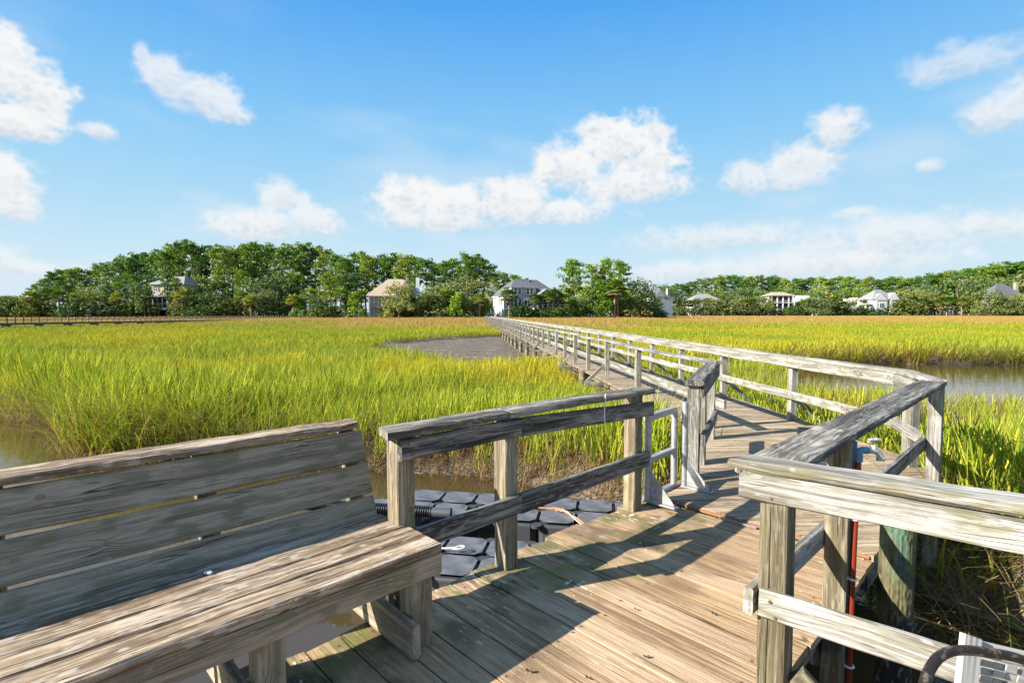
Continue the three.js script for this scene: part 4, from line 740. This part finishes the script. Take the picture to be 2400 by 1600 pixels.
const PINE = [[.14, .25, .02], [.19, .285, .022], [.10, .20, .024]], OAK = [[.125, .185, .036], [.16, .21, .05], [.20, .235, .07]], CEDAR = [[.15, .28, .014], [.20, .32, .016]], PALM = [[.30, .37, .045], [.38, .40, .055], [.24, .33, .04]];
function makePine(seed, low = .45) {                                // unit height 1 (scaled on placing); tall pine with a loose layered crown
  const r = rng(seed), B = newB(), H = 20, limbs = [];
  const pts = [V(0, 0, 0), V((r() - .5) * .4, H * .33, (r() - .5) * .4), V((r() - .5) * .9, H * .66, (r() - .5) * .9), V((r() - .5) * 1, H * .95, (r() - .5) * 1)], curve = new THREE.CatmullRomCurve3(pts), col = pick(PINE, r);
  const nB = 34 + Math.floor(r() * 10);
  for (let k = 0; k < nB; k++) {
    const f = low + (1 - low) * Math.pow((k + r()) / nB, .85), C = curve.getPointAt(Math.min(.99, f)), a = k * 2.4 + r(), len = (1.1 + 3.1 * Math.sin(Math.PI * clamp((f - low) / (1 - low) * .72 + .22))) * (.4 + r() * .8), rise = (r() * .5 - .05) * len;
    const E = C.clone().add(V(Math.cos(a) * len, rise, Math.sin(a) * len));
    if (len > 1.5 && k % 2) limbs.push(trunkGeo([C, C.clone().lerp(E, .5).add(V(0, .1, 0)), E], .09, .03, 4));
    const nC = 3 + Math.floor(r() * 2);
    for (let j = 0; j < nC; j++) {
      const M = C.clone().lerp(E, .45 + .6 * r()).add(V((r() - .5) * 1.1, (r() - .3) * .7, (r() - .5) * 1.1)), rr = .5 + r() * .42, cc = shade(col, r, .5);
      for (let i = 0; i < 26; i++) { const u = V(r() - .5, (r() - .5) * .62, r() - .5).multiplyScalar(rr * 2.0); leafFace(B, M.clone().add(u), .25, r, shade(cc, r, .3), .25); }
    }
  }
  return { trunk: trunkGeo(pts, .3, .07), limbs: mergeGeometries(limbs), crown: bladesGeo(B), H };
}
function makeOak(seed, pal = OAK, H = 9, W = 4.6) {
  const r = rng(seed), B = newB(), limbs = [], col = pick(pal, r), pts = [V(0, 0, 0), V((r() - .5) * .5, H * .2, (r() - .5) * .5), V((r() - .5) * 1, H * .45, (r() - .5) * 1), V((r() - .5) * 1, H * .75, 0)];
  for (let k = 0; k < 44; k++) {
    const a = k * 2.4 + r(), f = r(), rad = W * (.25 + .75 * Math.sqrt(r())) * (1 - .55 * f * f), y = H * (.22 + .74 * f) * (1 - .1 * r()), M = V(Math.cos(a) * rad, y - .12 * rad, Math.sin(a) * rad), rr = .75 + r() * .6, cc = shade(col, r, .45);
    if (k % 5 === 0) limbs.push(trunkGeo([V(0, H * .22, 0), V(M.x * .5, y * .6 + .3, M.z * .5), M], .12, .03, 4));
    for (let i = 0; i < 46; i++) { const u = V(r() - .5, (r() - .5) * .8, r() - .5).normalize().multiplyScalar(rr * Math.cbrt(r()) * 1.15); leafFace(B, M.clone().add(u), .24, r, shade(cc, r, .35), .15); }
  }
  return { trunk: trunkGeo(pts, .28, .06), limbs: mergeGeometries(limbs), crown: bladesGeo(B), H };
}
function makeCedar(seed) {
  const r = rng(seed), B = newB(), H = 6, col = pick(CEDAR, r);
  for (let k = 0; k < 52; k++) { const f = r(), a = r() * 6.283, rad = 2.1 * (1 - f * .8) * (.5 + .5 * Math.sqrt(r())), M = V(Math.cos(a) * rad, H * (.05 + .93 * f), Math.sin(a) * rad), cc = shade(col, r, .45); for (let i = 0; i < 40; i++) { const u = V(r() - .5, (r() - .3) * 1.5, r() - .5).multiplyScalar(.85); leafFace(B, M.clone().add(u), .17, r, shade(cc, r, .35), 0); } }
  return { trunk: trunkGeo([V(0, 0, 0), V(0, 2, 0), V(0, 4, 0), V(0, 5.4, 0)], .14, .04), crown: bladesGeo(B), H };
}
function makePalm(seed) {
  const r = rng(seed), B = newB(), D = newB(), H = 6, top = V((r() - .5) * .8, H * .78, (r() - .5) * .8), col = pick(PALM, r);
  for (let k = 0; k < 34; k++) {                                  // fan fronds: a stalk and a fan of narrow leaflets
    const a = k * 2.4, el = 1.3 - 1.85 * (k / 34) + (r() - .5) * .3, len = .8 + r() * .4, d = V(Math.cos(a) * Math.cos(el), Math.sin(el), Math.sin(a) * Math.cos(el)), hub = top.clone().addScaledVector(d, len), side = d.clone().cross(V(0, 1, 0)).normalize(), dead = k > 30, cc = dead ? [.30, .20, .10] : shade(col, r, .4);
    for (let j = -7; j <= 7; j++) {
      const q = j / 7 * 1.3, dir = d.clone().multiplyScalar(Math.cos(q)).addScaledVector(side, Math.sin(q)).add(V(0, -.12, 0)).normalize(), L = .8 + r() * .35, w = .09, b = dir.clone().cross(V(0, 1, 0)).normalize().multiplyScalar(w), T = (dead ? D : B), i = T.p.length / 3, m = hub.clone().addScaledVector(dir, L * .55), e = hub.clone().addScaledVector(dir, L).add(V(0, -.16, 0)), k2 = .8 + r() * .4;
      for (const p of [hub, m.clone().add(b), e, m.clone().sub(b)]) { T.p.push(p.x, p.y, p.z); T.c.push(cc[0] * k2, cc[1] * k2, cc[2] * k2); }
      T.i.push(i, i + 1, i + 2, i, i + 2, i + 3);
    }
  }
  return { trunk: trunkGeo([V(0, 0, 0), V(top.x * .2, H * .25, top.z * .2), V(top.x * .6, H * .5, top.z * .6), top], .2, .15), crown: bladesGeo(B), skirt: bladesGeo(D), H };
}
const stock = {
  pine: [1, 2, 3, 4, 5].map((k) => makePine(800 + k * 7, .2 + .07 * k)), oak: [1, 2, 3, 4].map((k) => makeOak(900 + k)), cedar: [1, 2].map((k) => makeCedar(950 + k)), palm: [1, 2, 3].map((k) => makePalm(970 + k)), shrub: [1, 2, 3].map((k) => makeOak(990 + k, [[.075, .125, .02], [.10, .14, .02], [.12, .13, .035]], 3.2, 2.3)),
};
const rT = rng(2024), NAMES = { pine: 'pine_tree', oak: 'oak_tree', cedar: 'cedar_tree', palm: 'palm_tree', shrub: 'shrub' }, CAT = { pine: 'tree', oak: 'tree', cedar: 'tree', palm: 'palm', shrub: 'shrub' };
const ORD = ['first', 'second', 'third', 'fourth', 'fifth', 'sixth', 'seventh', 'eighth', 'ninth', 'tenth', 'eleventh', 'twelfth', 'thirteenth', 'fourteenth', 'fifteenth', 'sixteenth', 'seventeenth', 'eighteenth', 'nineteenth', 'twentieth', 'twenty-first', 'twenty-second', 'twenty-third', 'twenty-fourth', 'twenty-fifth', 'twenty-sixth', 'twenty-seventh', 'twenty-eighth', 'twenty-ninth', 'thirtieth'], counted = new Map();
function tree(kind, u, D, vTop, label, group, { vary = 0, wide = 1 } = {}) {   // u: bearing (tan * 1250 + 1200); vTop: how high it rises, in the same angular unit
  const k = Math.floor(rT() * stock[kind].length), S = stock[kind][k], x = (u - 1200) / 1250 * D, z = -D, g = lay(x, z).y - .1, h = (735 - vTop) / 1250 * D + EYE - g + (rT() - .5) * vary, sc = h / S.H;
  if (group) { const c = counted.get(label) ?? 0; counted.set(label, c + 1); label += c ? ', ' + (ORD[c] ?? 'one more') + ' from the left' : ', leftmost one'; }
  const o = thing(NAMES[kind], label, CAT[kind], [x, g, z], { group, turn: rT() * 6.283 }); const w = sc * wide * (.9 + rT() * .25); o.scale.set(kind === 'pine' ? w * (.72 + rT() * .5) : w, sc, w);
  const t = sub(o, 'trunk', S.trunk, kind === 'palm' ? M_palmTrunk : M_bark); if (S.limbs) sub(o, 'limbs', S.limbs, M_bark); sub(o, 'crown', S.crown, pick(M_leaves, rT)); if (S.skirt) sub(o, 'dead_fronds', S.skirt, M_leaf);
  return o;
}
const lerpList = (L, u) => { let k = 1; while (k < L.length - 1 && u > L[k][0]) k++; return mix(L[k - 1][1], L[k][1], clamp((u - L[k - 1][0]) / (L[k][0] - L[k - 1][0]))); };
const skyL = [[70, 668], [95, 655], [130, 632], [190, 626], [235, 620], [275, 604], [300, 600], [330, 584], [375, 592], [410, 566], [455, 562], [500, 576], [545, 580], [575, 570], [640, 572], [720, 566], [770, 578], [800, 598], [830, 588], [870, 602], [930, 590], [985, 602], [1030, 610], [1085, 594], [1125, 596], [1150, 632], [1205, 640], [1235, 650]];
for (let u = 84; u < 1240; u += 19 + rT() * 8) { const v = lerpList(skyL, u); tree('pine', u, 168 + rT() * 34, v + (rT() - .3) * 12, u < 480 ? 'tall dark pine in the wood behind the far pier' : u < 800 ? 'tall sunlit pine in the wood left of the tan roofed house' : 'tall pine in the wood behind the tan roofed house', u < 480 ? 'pines behind the far pier' : u < 800 ? 'pines left of the tan house' : 'pines behind the tan house'); }
for (let u = 70; u < 1130; u += 24 + rT() * 14) { if ((u > 335 && u < 445) || (u > 850 && u < 990)) continue; const v = lerpList(skyL, u); tree(rT() < .55 ? 'pine' : 'oak', u, 156 + rT() * 10, mix(v, 735, .32 + rT() * .2), u < 800 ? 'middle storey tree in the wood at left' : 'middle storey tree between the two shore houses', u < 800 ? 'middle storey trees at left' : 'middle storey trees between the houses', { wide: 1.15 }); }
for (let u = -10; u < 1150; u += 15 + rT() * 10) { if ((u > 350 && u < 425) || (u > 858 && u < 905) || (u > 1140)) continue; const q = rT(), kind = q < .34 ? 'shrub' : q < .58 ? 'oak' : q < .72 ? 'cedar' : 'palm'; tree(kind, u, 147 + rT() * 6, 735 - (kind === 'shrub' ? 18 + rT() * 14 : 34 + rT() * 26), { shrub: 'low green shrub at the marsh edge on the left shore', oak: 'grey green live oak at the marsh edge on the left shore', cedar: 'bright green cedar at the marsh edge on the left shore', palm: 'cabbage palm at the marsh edge on the left shore' }[kind], { shrub: 'left shore shrubs', oak: 'left shore live oaks', cedar: 'left shore cedars', palm: 'left shore palms' }[kind], { wide: kind === 'palm' ? 1.0 : .8 + rT() * .8 }); }
// the trees one picks out singly
tree('oak', 935, 143, 660, 'dark green cedar-like tree in front of the tan roofed house', undefined, { wide: .9 });
tree('cedar', 1073, 145, 690, 'round bright green cedar left of the grey house', undefined, { wide: 1.3 }); tree('palm', 1124, 146, 690, 'yellowing palm close left of the grey house');
tree('oak', 1010, 148, 680, 'broad olive live oak between the two shore houses', undefined, { wide: 1.5 });
tree('palm', 1194, 141, 680, 'slim palm before the left windows of the grey house'); tree('palm', 1253, 141, 690, 'short stout palm before the porch of the grey house'); tree('palm', 1268, 142, 693, 'palm beside the porch steps of the grey house'); tree('palm', 1287, 142, 684, 'tall palm at the porch of the grey house'); tree('palm', 1300, 143, 680, 'tall palm at the right end of the grey house porch');
tree('shrub', 1222, 141, 712, 'rusty flowering shrub before the grey house'); tree('shrub', 1280, 142, 722, 'low bush under the porch of the grey house', undefined, { wide: 1.5 }); tree('shrub', 1305, 142, 720, 'round bush at the right corner of the grey house', undefined, { wide: 1.5 });
tree('palm', 1322, 143, 690, 'thick trunked palm right of the grey house'); tree('pine', 1345, 150, 606, 'leaning wide pine right of the grey house', undefined, { wide: 1.25 }); tree('pine', 1388, 158, 618, 'slender pine second right of the grey house'); tree('pine', 1420, 160, 604, 'sparse grey topped pine right of the grey house'); tree('pine', 1452, 156, 610, 'flat topped pine at the right end of the near wood', undefined, { wide: 1.2 });
tree('cedar', 1408, 148, 664, 'tall bright green cedar right of the grey house', undefined, { wide: 1.5 }); tree('palm', 1440, 146, 658, 'tall slim palm with a bare pale trunk'); tree('palm', 1448, 147, 662, 'second tall slim palm beside the cedar');
tree('cedar', 1340, 147, 700, 'low bright cedar beside the thick palm', undefined, { wide: 1.7 }); tree('oak', 1375, 149, 690, 'dark oak behind the low cedar', undefined, { wide: 1.2 }); tree('oak', 1475, 152, 688, 'round grey green oak at the end of the near wood', undefined, { wide: 1.2 }); tree('oak', 1500, 165, 650, 'taller oak at the end of the near wood'); tree('palm', 1540, 190, 712, 'palm before the white gabled house'); tree('shrub', 1490, 150, 715, 'bush under the round oak', undefined, { wide: 1.6 }); tree('shrub', 1516, 152, 718, 'bush left of the white gabled house', undefined, { wide: 1.6 }); tree('oak', 1560, 250, 664, 'far oak above the white gabled house');
for (const [u, D, v] of [[1318, 172, 672], [1350, 168, 662], [1384, 174, 668], [1418, 170, 660], [1450, 172, 668], [1482, 178, 676], [1512, 184, 682], [1366, 160, 700], [1432, 160, 698]]) tree('oak', u, D, v, 'dark green oak in the thicket right of the grey house', 'oaks right of the grey house', { wide: 1.25 });
// right hand shore
const skyR = [[1560, 668], [1600, 664], [1640, 655], [1680, 644], [1720, 641], [1800, 646], [1850, 650], [1900, 650], [2040, 648], [2140, 648], [2190, 638], [2240, 630], [2290, 622], [2340, 618], [2370, 610], [2420, 614]];
for (let u = 1560; u < 2430; u += 17 + rT() * 9) tree('pine', u, 318 + rT() * 40, lerpList(skyR, u) + (rT() - .3) * 7, u < 2100 ? 'dark pine on the distant ridge behind the right hand houses' : 'dark pine on the tall wooded ridge at far right', u < 2100 ? 'distant ridge pines' : 'far right ridge pines', { wide: 1.35 });
for (let u = 1570; u < 2430; u += 19 + rT() * 10) { const big = u > 2120; tree(big ? 'oak' : rT() < .5 ? 'pine' : 'oak', u, 276 + rT() * 22, big ? mix(lerpList(skyR, u), 735, .2 + rT() * .25) : mix(lerpList(skyR, u), 735, .3 + rT() * .2), big ? 'broad green tree on the wooded slope at far right' : 'tree behind the row of right hand houses', big ? 'trees on the far right slope' : 'trees behind the right hand houses', { wide: 1.3 }); }
for (let u = 1552; u < 2430; u += 9 + rT() * 6) { const open = (u > 1534 && u < 1588) || (u > 1803 && u < 1854) || (u > 2044 && u < 2108) || (u > 1986 && u < 2016); if (open && rT() < .55) continue; const q = open ? .2 : rT(), inPalms = u > 2150 && u < 2300, kind = inPalms ? 'palm' : q < .36 ? 'shrub' : q < .62 ? 'oak' : 'palm'; tree(kind, u, 248 + rT() * 8, 735 - (open ? 3 + rT() * 6 : kind === 'shrub' ? 15 + rT() * 13 : kind === 'palm' ? 26 + rT() * 16 : 24 + rT() * 20) , { shrub: 'low shrub along the right hand shore', oak: 'small oak along the right hand shore', palm: inPalms ? 'palm in the row of palms at far right' : 'palm standing along the right hand shore' }[kind], { shrub: 'right shore shrubs', oak: 'right shore oaks', palm: inPalms ? 'row of palms at far right' : 'right shore palms' }[kind], { wide: kind === 'palm' ? 1.0 : .8 + rT() * .9 }); }
for (const [u, v] of [[2312, 676], [2336, 690], [2362, 694], [2386, 690], [2408, 680]]) tree('oak', u, 238, v, 'leafy oak before the slate roofed house', 'oaks before the slate roofed house', { wide: 1.2 });
for (const [u, v, k] of [[395, 640, 'pine'], [415, 648, 'pine'], [432, 668, 'oak'], [330, 655, 'oak'], [372, 716, 'palm'], [318, 676, 'pine']]) tree(k, u, 150, v, k === 'pine' ? 'pine standing before the beige house' : k === 'oak' ? 'dark oak flanking the beige house' : 'small palm before the beige house porch', 'trees before the beige house', { wide: .8 });
for (let u = -40; u < 80; u += 18) tree('oak', u, 420 + rT() * 30, 690 + rT() * 8, 'distant hazy tree at the far left edge', 'distant trees at far left', { wide: 1.6 });

// ---------------------------------------------------------------- houses
const HM = { white: plain([.72, .71, .68], .7), grey: plain([.34, .37, .39], .75), beige: plain([.42, .37, .27], .8), tan: plain([.38, .32, .25], .8), roofTan: plain([.36, .28, .20], .9), roofGrey: plain([.10, .105, .115], .9), roofMid: plain([.22, .22, .215], .9), roofMetal: plain([.45, .49, .52], .45, .2), trim: plain([.74, .74, .72], .6), dark: plain([.02, .022, .026], .4), brick: plain([.30, .12, .06], .85), base: plain([.30, .30, .30], .85) };
const M_glass = new THREE.MeshPhysicalMaterial({ roughness: .08, metalness: 0, specularIntensity: 1 }); M_glass.color.setRGB(.025, .035, .05);
function hip(x0, x1, z0, z1, y0, y1, inset, over = .5) {                // hipped roof, ridge along x
  x0 -= over; x1 += over; z0 -= over; z1 += over; const zm = (z0 + z1) / 2, r0 = [x0 + inset, y1, zm], r1 = [x1 - inset, y1, zm], a = [x0, y0, z1], b = [x1, y0, z1], c = [x1, y0, z0], d = [x0, y0, z0];
  const T = [a, b, r1, a, r1, r0, c, d, r0, c, r0, r1, d, a, r0, b, c, r1, a, d, c, a, c, b], g = new THREE.BufferGeometry(); g.setAttribute('position', new THREE.Float32BufferAttribute(T.flat(), 3)); g.computeVertexNormals(); return g;
}
function gableZ(x0, x1, z0, z1, y0, y1, over = .4) {                     // gabled roof, ridge along z, gable facing the marsh
  x0 -= over; x1 += over; z0 -= over; z1 += over; const s = new THREE.Shape([new THREE.Vector2(x0, y0), new THREE.Vector2(x1, y0), new THREE.Vector2((x0 + x1) / 2, y1)]), g = new THREE.ExtrudeGeometry(s, { depth: z1 - z0, bevelEnabled: false }); g.translate(0, 0, z0); return g;
}
function houseAt(name, label, u, D, turn) { const x = (u - 1200) / 1250 * D, z = -D; return thing(name, label, 'house', [x, Math.max(0, lay(x, z).y - .2), z], { turn }); }
const bx = (o, name, x0, x1, y0, y1, z0, z1, m) => sub(o, name, boxAt((x0 + x1) / 2, (y0 + y1) / 2, (z0 + z1) / 2, x1 - x0, y1 - y0, z1 - z0), m);
function win(o, x, y, w, h, z, panes = 2) {                                // frame proud of the wall, panes set in it
  const f = bx(o, 'window', x - w / 2, x + w / 2, y, y + h, z, z + .10, HM.trim), pw = w / panes;
  for (let k = 0; k < panes; k++) for (const [a, b] of [[.06, .48], [.52, .94]]) sub(f, 'pane', boxAt(x - w / 2 + pw * (k + .5), y + h * (a + b) / 2, z + .105, pw * .72, h * (b - a), .02), M_glass);
  return f;
}
function winSide(o, z, y, w, h, x) { const f = bx(o, 'window', x - .1, x, y, y + h, z - w / 2, z + w / 2, HM.trim); sub(f, 'pane', boxAt(x - .105, y + h / 2, z, .02, h * .86, w * .76), M_glass); return f; }
function screen(o, x0, x1, y0, y1, z, n) {                                   // a porch bay: white posts and rail before a near-black panel, the room's shade put into its colour
  bx(o, 'porch_shade_panel', x0, x1, y0, y1, z - .3, z - .2, HM.dark);
  for (let k = 0; k <= n; k++) { const x = mix(x0, x1, k / n); bx(o, 'porch_post', x - .08, x + .08, y0, y1, z, z + .16, HM.trim); }
  bx(o, 'porch_rail', x0, x1, y0 + (y1 - y0) * .34, y0 + (y1 - y0) * .34 + .12, z + .02, z + .13, HM.trim);
}
{ // grey house at the end of the boardwalk; its front faces the marsh (+z), its sunlit side is at left
  const o = houseAt('grey_house', 'grey two storey house with dark hipped roof at the end of the boardwalk', 1181, 150, .36), W = 17.5, Dp = 11;
  bx(o, 'foundation', 0, W, -.5, 2.9, -Dp, 0, HM.base); bx(o, 'wall', -.02, W + .02, 2.9, 6.5, -Dp, .02, HM.grey); bx(o, 'side_wall', -.12, -.02, -.5, 6.5, -Dp, .0, HM.white); bx(o, 'band', -.1, W + .1, 2.75, 3.05, .0, .14, HM.trim); bx(o, 'corner_board', -.14, .1, -.5, 6.5, -.1, .12, HM.trim);  // sunlight and shade put into colour: side wall white, front wall grey
  const rf = sub(o, 'roof', hip(0, W, -Dp, 0, 6.5, 11.6, 5.6, .6), HM.roofGrey); bx(o, 'eave', -.55, W + .55, 6.32, 6.5, -Dp - .5, .52, HM.trim);
  for (const x of [7.4, 9.8]) sub(rf, 'roof_vent', boxAt(x, 11.25, -4.9, .5, .35, .5), HM.roofGrey);
  const dm = bx(o, 'dormer', 2.2, 9.6, 6.5, 9.1, -3.5, .3, HM.grey); sub(dm, 'dormer_roof', hip(2.2, 9.6, -5.6, .3, 9.1, 11.1, 2.4, .5), HM.roofGrey); sub(dm, 'dormer_fascia', boxAt(5.9, 9.02, .62, 8.4, .18, .4), HM.trim);
  for (const x of [4.0, 7.7]) win(o, x, 7.0, 2.3, 1.85, .3); 
  for (const x of [1.1, 2.35, 3.6, 4.85]) win(o, x, 3.75, .95, 2.2, .02, 1);
  bx(o, 'door_frame', 5.9, 8.3, 3.1, 6.1, .02, .16, HM.trim); for (const x of [6.55, 7.6]) bx(o, 'door_glass', x - .35, x + .35, 3.4, 5.4, .17, .2, M_glass);
  bx(o, 'porch_floor', 8.4, W, 2.8, 3.1, .02, 2.6, HM.trim); screen(o, 9.4, W - .3, 3.1, 6.1, 2.3, 5); const pr = sub(o, 'porch_roof', gableZ(8.6, 15.2, -1.2, 2.7, 6.2, 8.6), HM.roofMid); bx(o, 'porch_fascia', 8.4, W, 6.05, 6.25, .1, 2.9, HM.trim);
  for (const x of [8.7, 11.4, 14.2, 17.2]) bx(o, 'porch_pier', x - .2, x + .2, -.5, 2.8, 2.0, 2.4, HM.grey); bx(o, 'undercroft_shade_panel', 9.2, 16.8, -.4, 2.6, .03, .06, HM.dark);  // near-black panel stands in for the shade under the porch
  for (const z of [-1.6, -3.4]) winSide(o, z, 3.8, 1.1, 2.1, -.12); bx(o, 'side_door', -.2, -.12, -.3, 1.9, -5.6, -4.6, plain([.16, .06, .035], .6)); bx(o, 'garage_door', -.17, -.12, -.3, 1.9, -3.9, -1.0, HM.trim); bx(o, 'garage_door', -.17, -.12, -.3, 1.9, -9.5, -6.6, HM.trim);
}
{ // tan roofed house
  const o = houseAt('tan_house', 'tan hipped roof house with screened porches and a white chimney', 866, 150, .16), W = 14, Dp = 10;
  bx(o, 'wall', 0, W, -.5, 6.6, -Dp, 0, HM.tan); const rf = sub(o, 'roof', hip(0, W, -Dp, 0, 6.6, 11.6, 5.8, .9), HM.roofTan); bx(o, 'eave', -.85, W + .85, 6.4, 6.6, -Dp, .85, HM.trim);
  bx(o, 'chimney', 12.9, 13.9, 0, 12, -3.4, -2.3, HM.trim); sub(rf, 'dormer', boxAt(6.6, 8.6, -1.6, 1.8, 1.2, 1.6), HM.trim); sub(rf, 'dormer_pane', boxAt(6.6, 8.6, -.78, 1.2, .8, .04), M_glass); sub(rf, 'cross_gable', gableZ(7.6, 12.4, -4.5, .6, 6.6, 10.9, .2), HM.roofTan);
  screen(o, .2, 2.6, 4.1, 6.3, .12, 2); screen(o, .2, 2.6, .2, 3.0, .12, 2); sub(o, 'pent_roof', hip(.8, 4.2, -.5, .7, 3.2, 4.2, .8, .2), HM.roofTan); screen(o, 5, 13.6, .1, 2.4, .3, 5); win(o, 4, 4.2, 1.1, 1.8, .02, 1); win(o, 8, 4.2, 1.2, 1.8, .02, 2); bx(o, 'corner_board', -.1, .2, -.5, 6.5, -.1, .3, HM.trim);
}
{ // beige house behind the pines
  const o = houseAt('beige_house', 'beige house with a white screened porch among the tall pines', 343, 156, -.1), W = 12;
  bx(o, 'wall', 2, W, 3, 10.2, -9, 0, HM.beige); sub(o, 'roof', hip(2, W, -9, 0, 10.2, 12.6, 3.6, .7), HM.roofMid); bx(o, 'eave', 1.4, W + .6, 10.05, 10.22, -9, .65, HM.trim); win(o, 3.8, 8, 1.2, 1.7, .02); win(o, 7, 8, 2.4, 1.7, .02, 3); win(o, 10, 8, 1.2, 1.7, .02);
  bx(o, 'porch_floor', 0, 9.2, 2.9, 3.3, .0, 3, HM.trim); screen(o, .2, 9, 3.3, 6.3, 2.8, 6); sub(o, 'porch_roof', hip(0, 9.2, -.2, 3, 6.3, 7.2, 1.5, .4), HM.roofMid); for (const x of [.6, 4.6, 8.6]) bx(o, 'porch_pier', x - .3, x + .3, -.5, 2.9, 2.2, 2.8, HM.brick); bx(o, 'undercroft_shade_panel', 1, 9, -.4, 2.8, -.1, .05, HM.dark);  // dark sheet below the raised floor imitates the shade there
  for (let k = 0; k < 8; k++) bx(o, 'stair_tread', 1.2 + k * .45, 1.7 + k * .45, 2.7 - k * .36, 2.85 - k * .36, 3.05, 4.2, HM.trim);
  const p = houseAt('pale_house', 'pale grey house glimpsed left of the beige one', 250, 172, -.1); bx(p, 'wall', 0, 11, -.5, 8.2, -8, 0, HM.grey); sub(p, 'roof', hip(0, 11, -8, 0, 8.2, 11, 4, .6), HM.roofMid); win(p, 2, 6, 1.2, 1.6, .02); win(p, 9, 6, 1.2, 1.6, .02);
}
{ // the row on the right hand shore
  let o = houseAt('white_gable_house', 'white gabled house with a dark roof and chimney, right of the near wood', 1531, 214, .5);
  bx(o, 'wall', 0, 6, -.5, 8.4, -9, 0, HM.white); sub(o, 'roof', gableZ(0, 6, -9, .1, 8.4, 11.8), HM.roofGrey); const gb = new THREE.Shape([new THREE.Vector2(0, 8.4), new THREE.Vector2(6, 8.4), new THREE.Vector2(3, 11.5)]), gg = new THREE.ExtrudeGeometry(gb, { depth: .1, bevelEnabled: false }); gg.translate(0, 0, .55); sub(o, 'gable', gg, HM.white); win(o, 3, 6, 1.4, 1.6, .02); bx(o, 'wing', 6, 12, -.5, 7.6, -8, -1.5, HM.white); sub(o, 'wing_roof', hip(6, 12, -8, -1.5, 7.6, 10.4, 1.5, .4), HM.roofGrey); bx(o, 'chimney', 10.6, 11.6, 0, 12, -4, -3, HM.tan);
  o = houseAt('low_grey_house', 'low house with a pale grey hipped roof behind shore shrubs', 1622, 262, 0); bx(o, 'wall', 0, 13.4, -.5, 8, -9, 0, HM.white); sub(o, 'roof', hip(0, 13.4, -9, 0, 8, 11.2, 5, .7), HM.roofMid); win(o, 10, 5.6, 1.6, 1.5, .02);
  o = houseAt('porch_house', 'three storey house of stacked white columned porches', 1802, 255, 0); bx(o, 'wall', 0, 11.2, -.5, 10, -9, -.4, HM.grey); for (const y of [.2, 3.5, 6.8]) { bx(o, 'porch_shade_panel', .6, 10.6, y + .2, y + 2.9, -.38, -.3, HM.dark); bx(o, 'porch_floor', -.2, 11.4, y - .1, y + .15, -.3, 2.2, HM.trim); bx(o, 'porch_rail', 0, 11.2, y + .9, y + 1.0, 2.0, 2.1, HM.trim); for (const x of [.2, 2.9, 5.6, 8.3, 11]) bx(o, 'column', x - .22, x + .22, y + .15, y + 3.2, 1.7, 2.1, HM.trim); } sub(o, 'roof', hip(-.3, 11.5, -9, 2.2, 10.1, 12, 4, .5), HM.roofTan);  // dark panels stand in for the shade within each porch
  o = houseAt('metal_roof_house', 'long low house with a pale metal roof beside the porch house', 1850, 268, 0); bx(o, 'wall', 0, 16, -.5, 7, -9, 0, HM.white); sub(o, 'roof', hip(0, 13, -9, 0, 7, 10.4, 1.5, .6), HM.roofMetal); sub(o, 'gable_roof', gableZ(11.5, 16, -6, 1, 6, 9), HM.roofMetal); win(o, 13.6, 4.2, 1.4, 1.4, .02);
  o = houseAt('small_tan_house', 'small cream house with a tan roof half hidden by shrubs', 1984, 262, 0); bx(o, 'wall', 0, 7.4, -.5, 7.2, -6, 0, HM.white); sub(o, 'roof', gableZ(2.6, 7.4, -6, .1, 6.6, 9.2), HM.roofTan); bx(o, 'chimney', 0, 1.2, 0, 8.6, -3, -2, HM.white);
  o = houseAt('twin_gable_house', 'white house with twin front gables and a grey roof', 2044, 252, .15); bx(o, 'wall', 0, 13.6, -.5, 8.2, -9, 0, HM.white); sub(o, 'roof', hip(0, 13.6, -9, 0, 8.2, 13.2, 6, .6), HM.roofMid); for (const [x0, x1, y] of [[.4, 7, 11.2], [8, 13.4, 11.6]]) { sub(o, 'gable_roof', gableZ(x0, x1, -3, .9, 8.2, y, .35), HM.roofMid); const s = new THREE.Shape([new THREE.Vector2(x0 + .2, 8.0), new THREE.Vector2(x1 - .2, 8.0), new THREE.Vector2((x0 + x1) / 2, y - .35)]), g = new THREE.ExtrudeGeometry(s, { depth: .1, bevelEnabled: false }); g.translate(0, 0, 1.32); sub(o, 'gable', g, HM.white); bx(o, 'bay', x0 + .3, x1 - .3, -.5, 8.2, .0, 1.2, HM.white); win(o, (x0 + x1) / 2, 4.6, 2.2, 1.9, 1.2); win(o, (x0 + x1) / 2, 1.2, 2.2, 1.9, 1.2); }
  o = houseAt('slate_roof_house', 'house with a steep slate grey roof at the far right edge', 2326, 244, 0); bx(o, 'wall', 0, 15, -.5, 9, -9, 0, HM.tan); sub(o, 'roof', hip(-1, 15, -9, 0, 9, 15.4, 7, .6), HM.roofGrey); bx(o, 'chimney', 13.6, 15, 0, 16, -5, -4, HM.tan); win(o, 4, 6, 1.6, 1.6, .02); win(o, 11, 6, 1.6, 1.6, .02);
}

renderer.render(scene, camera);
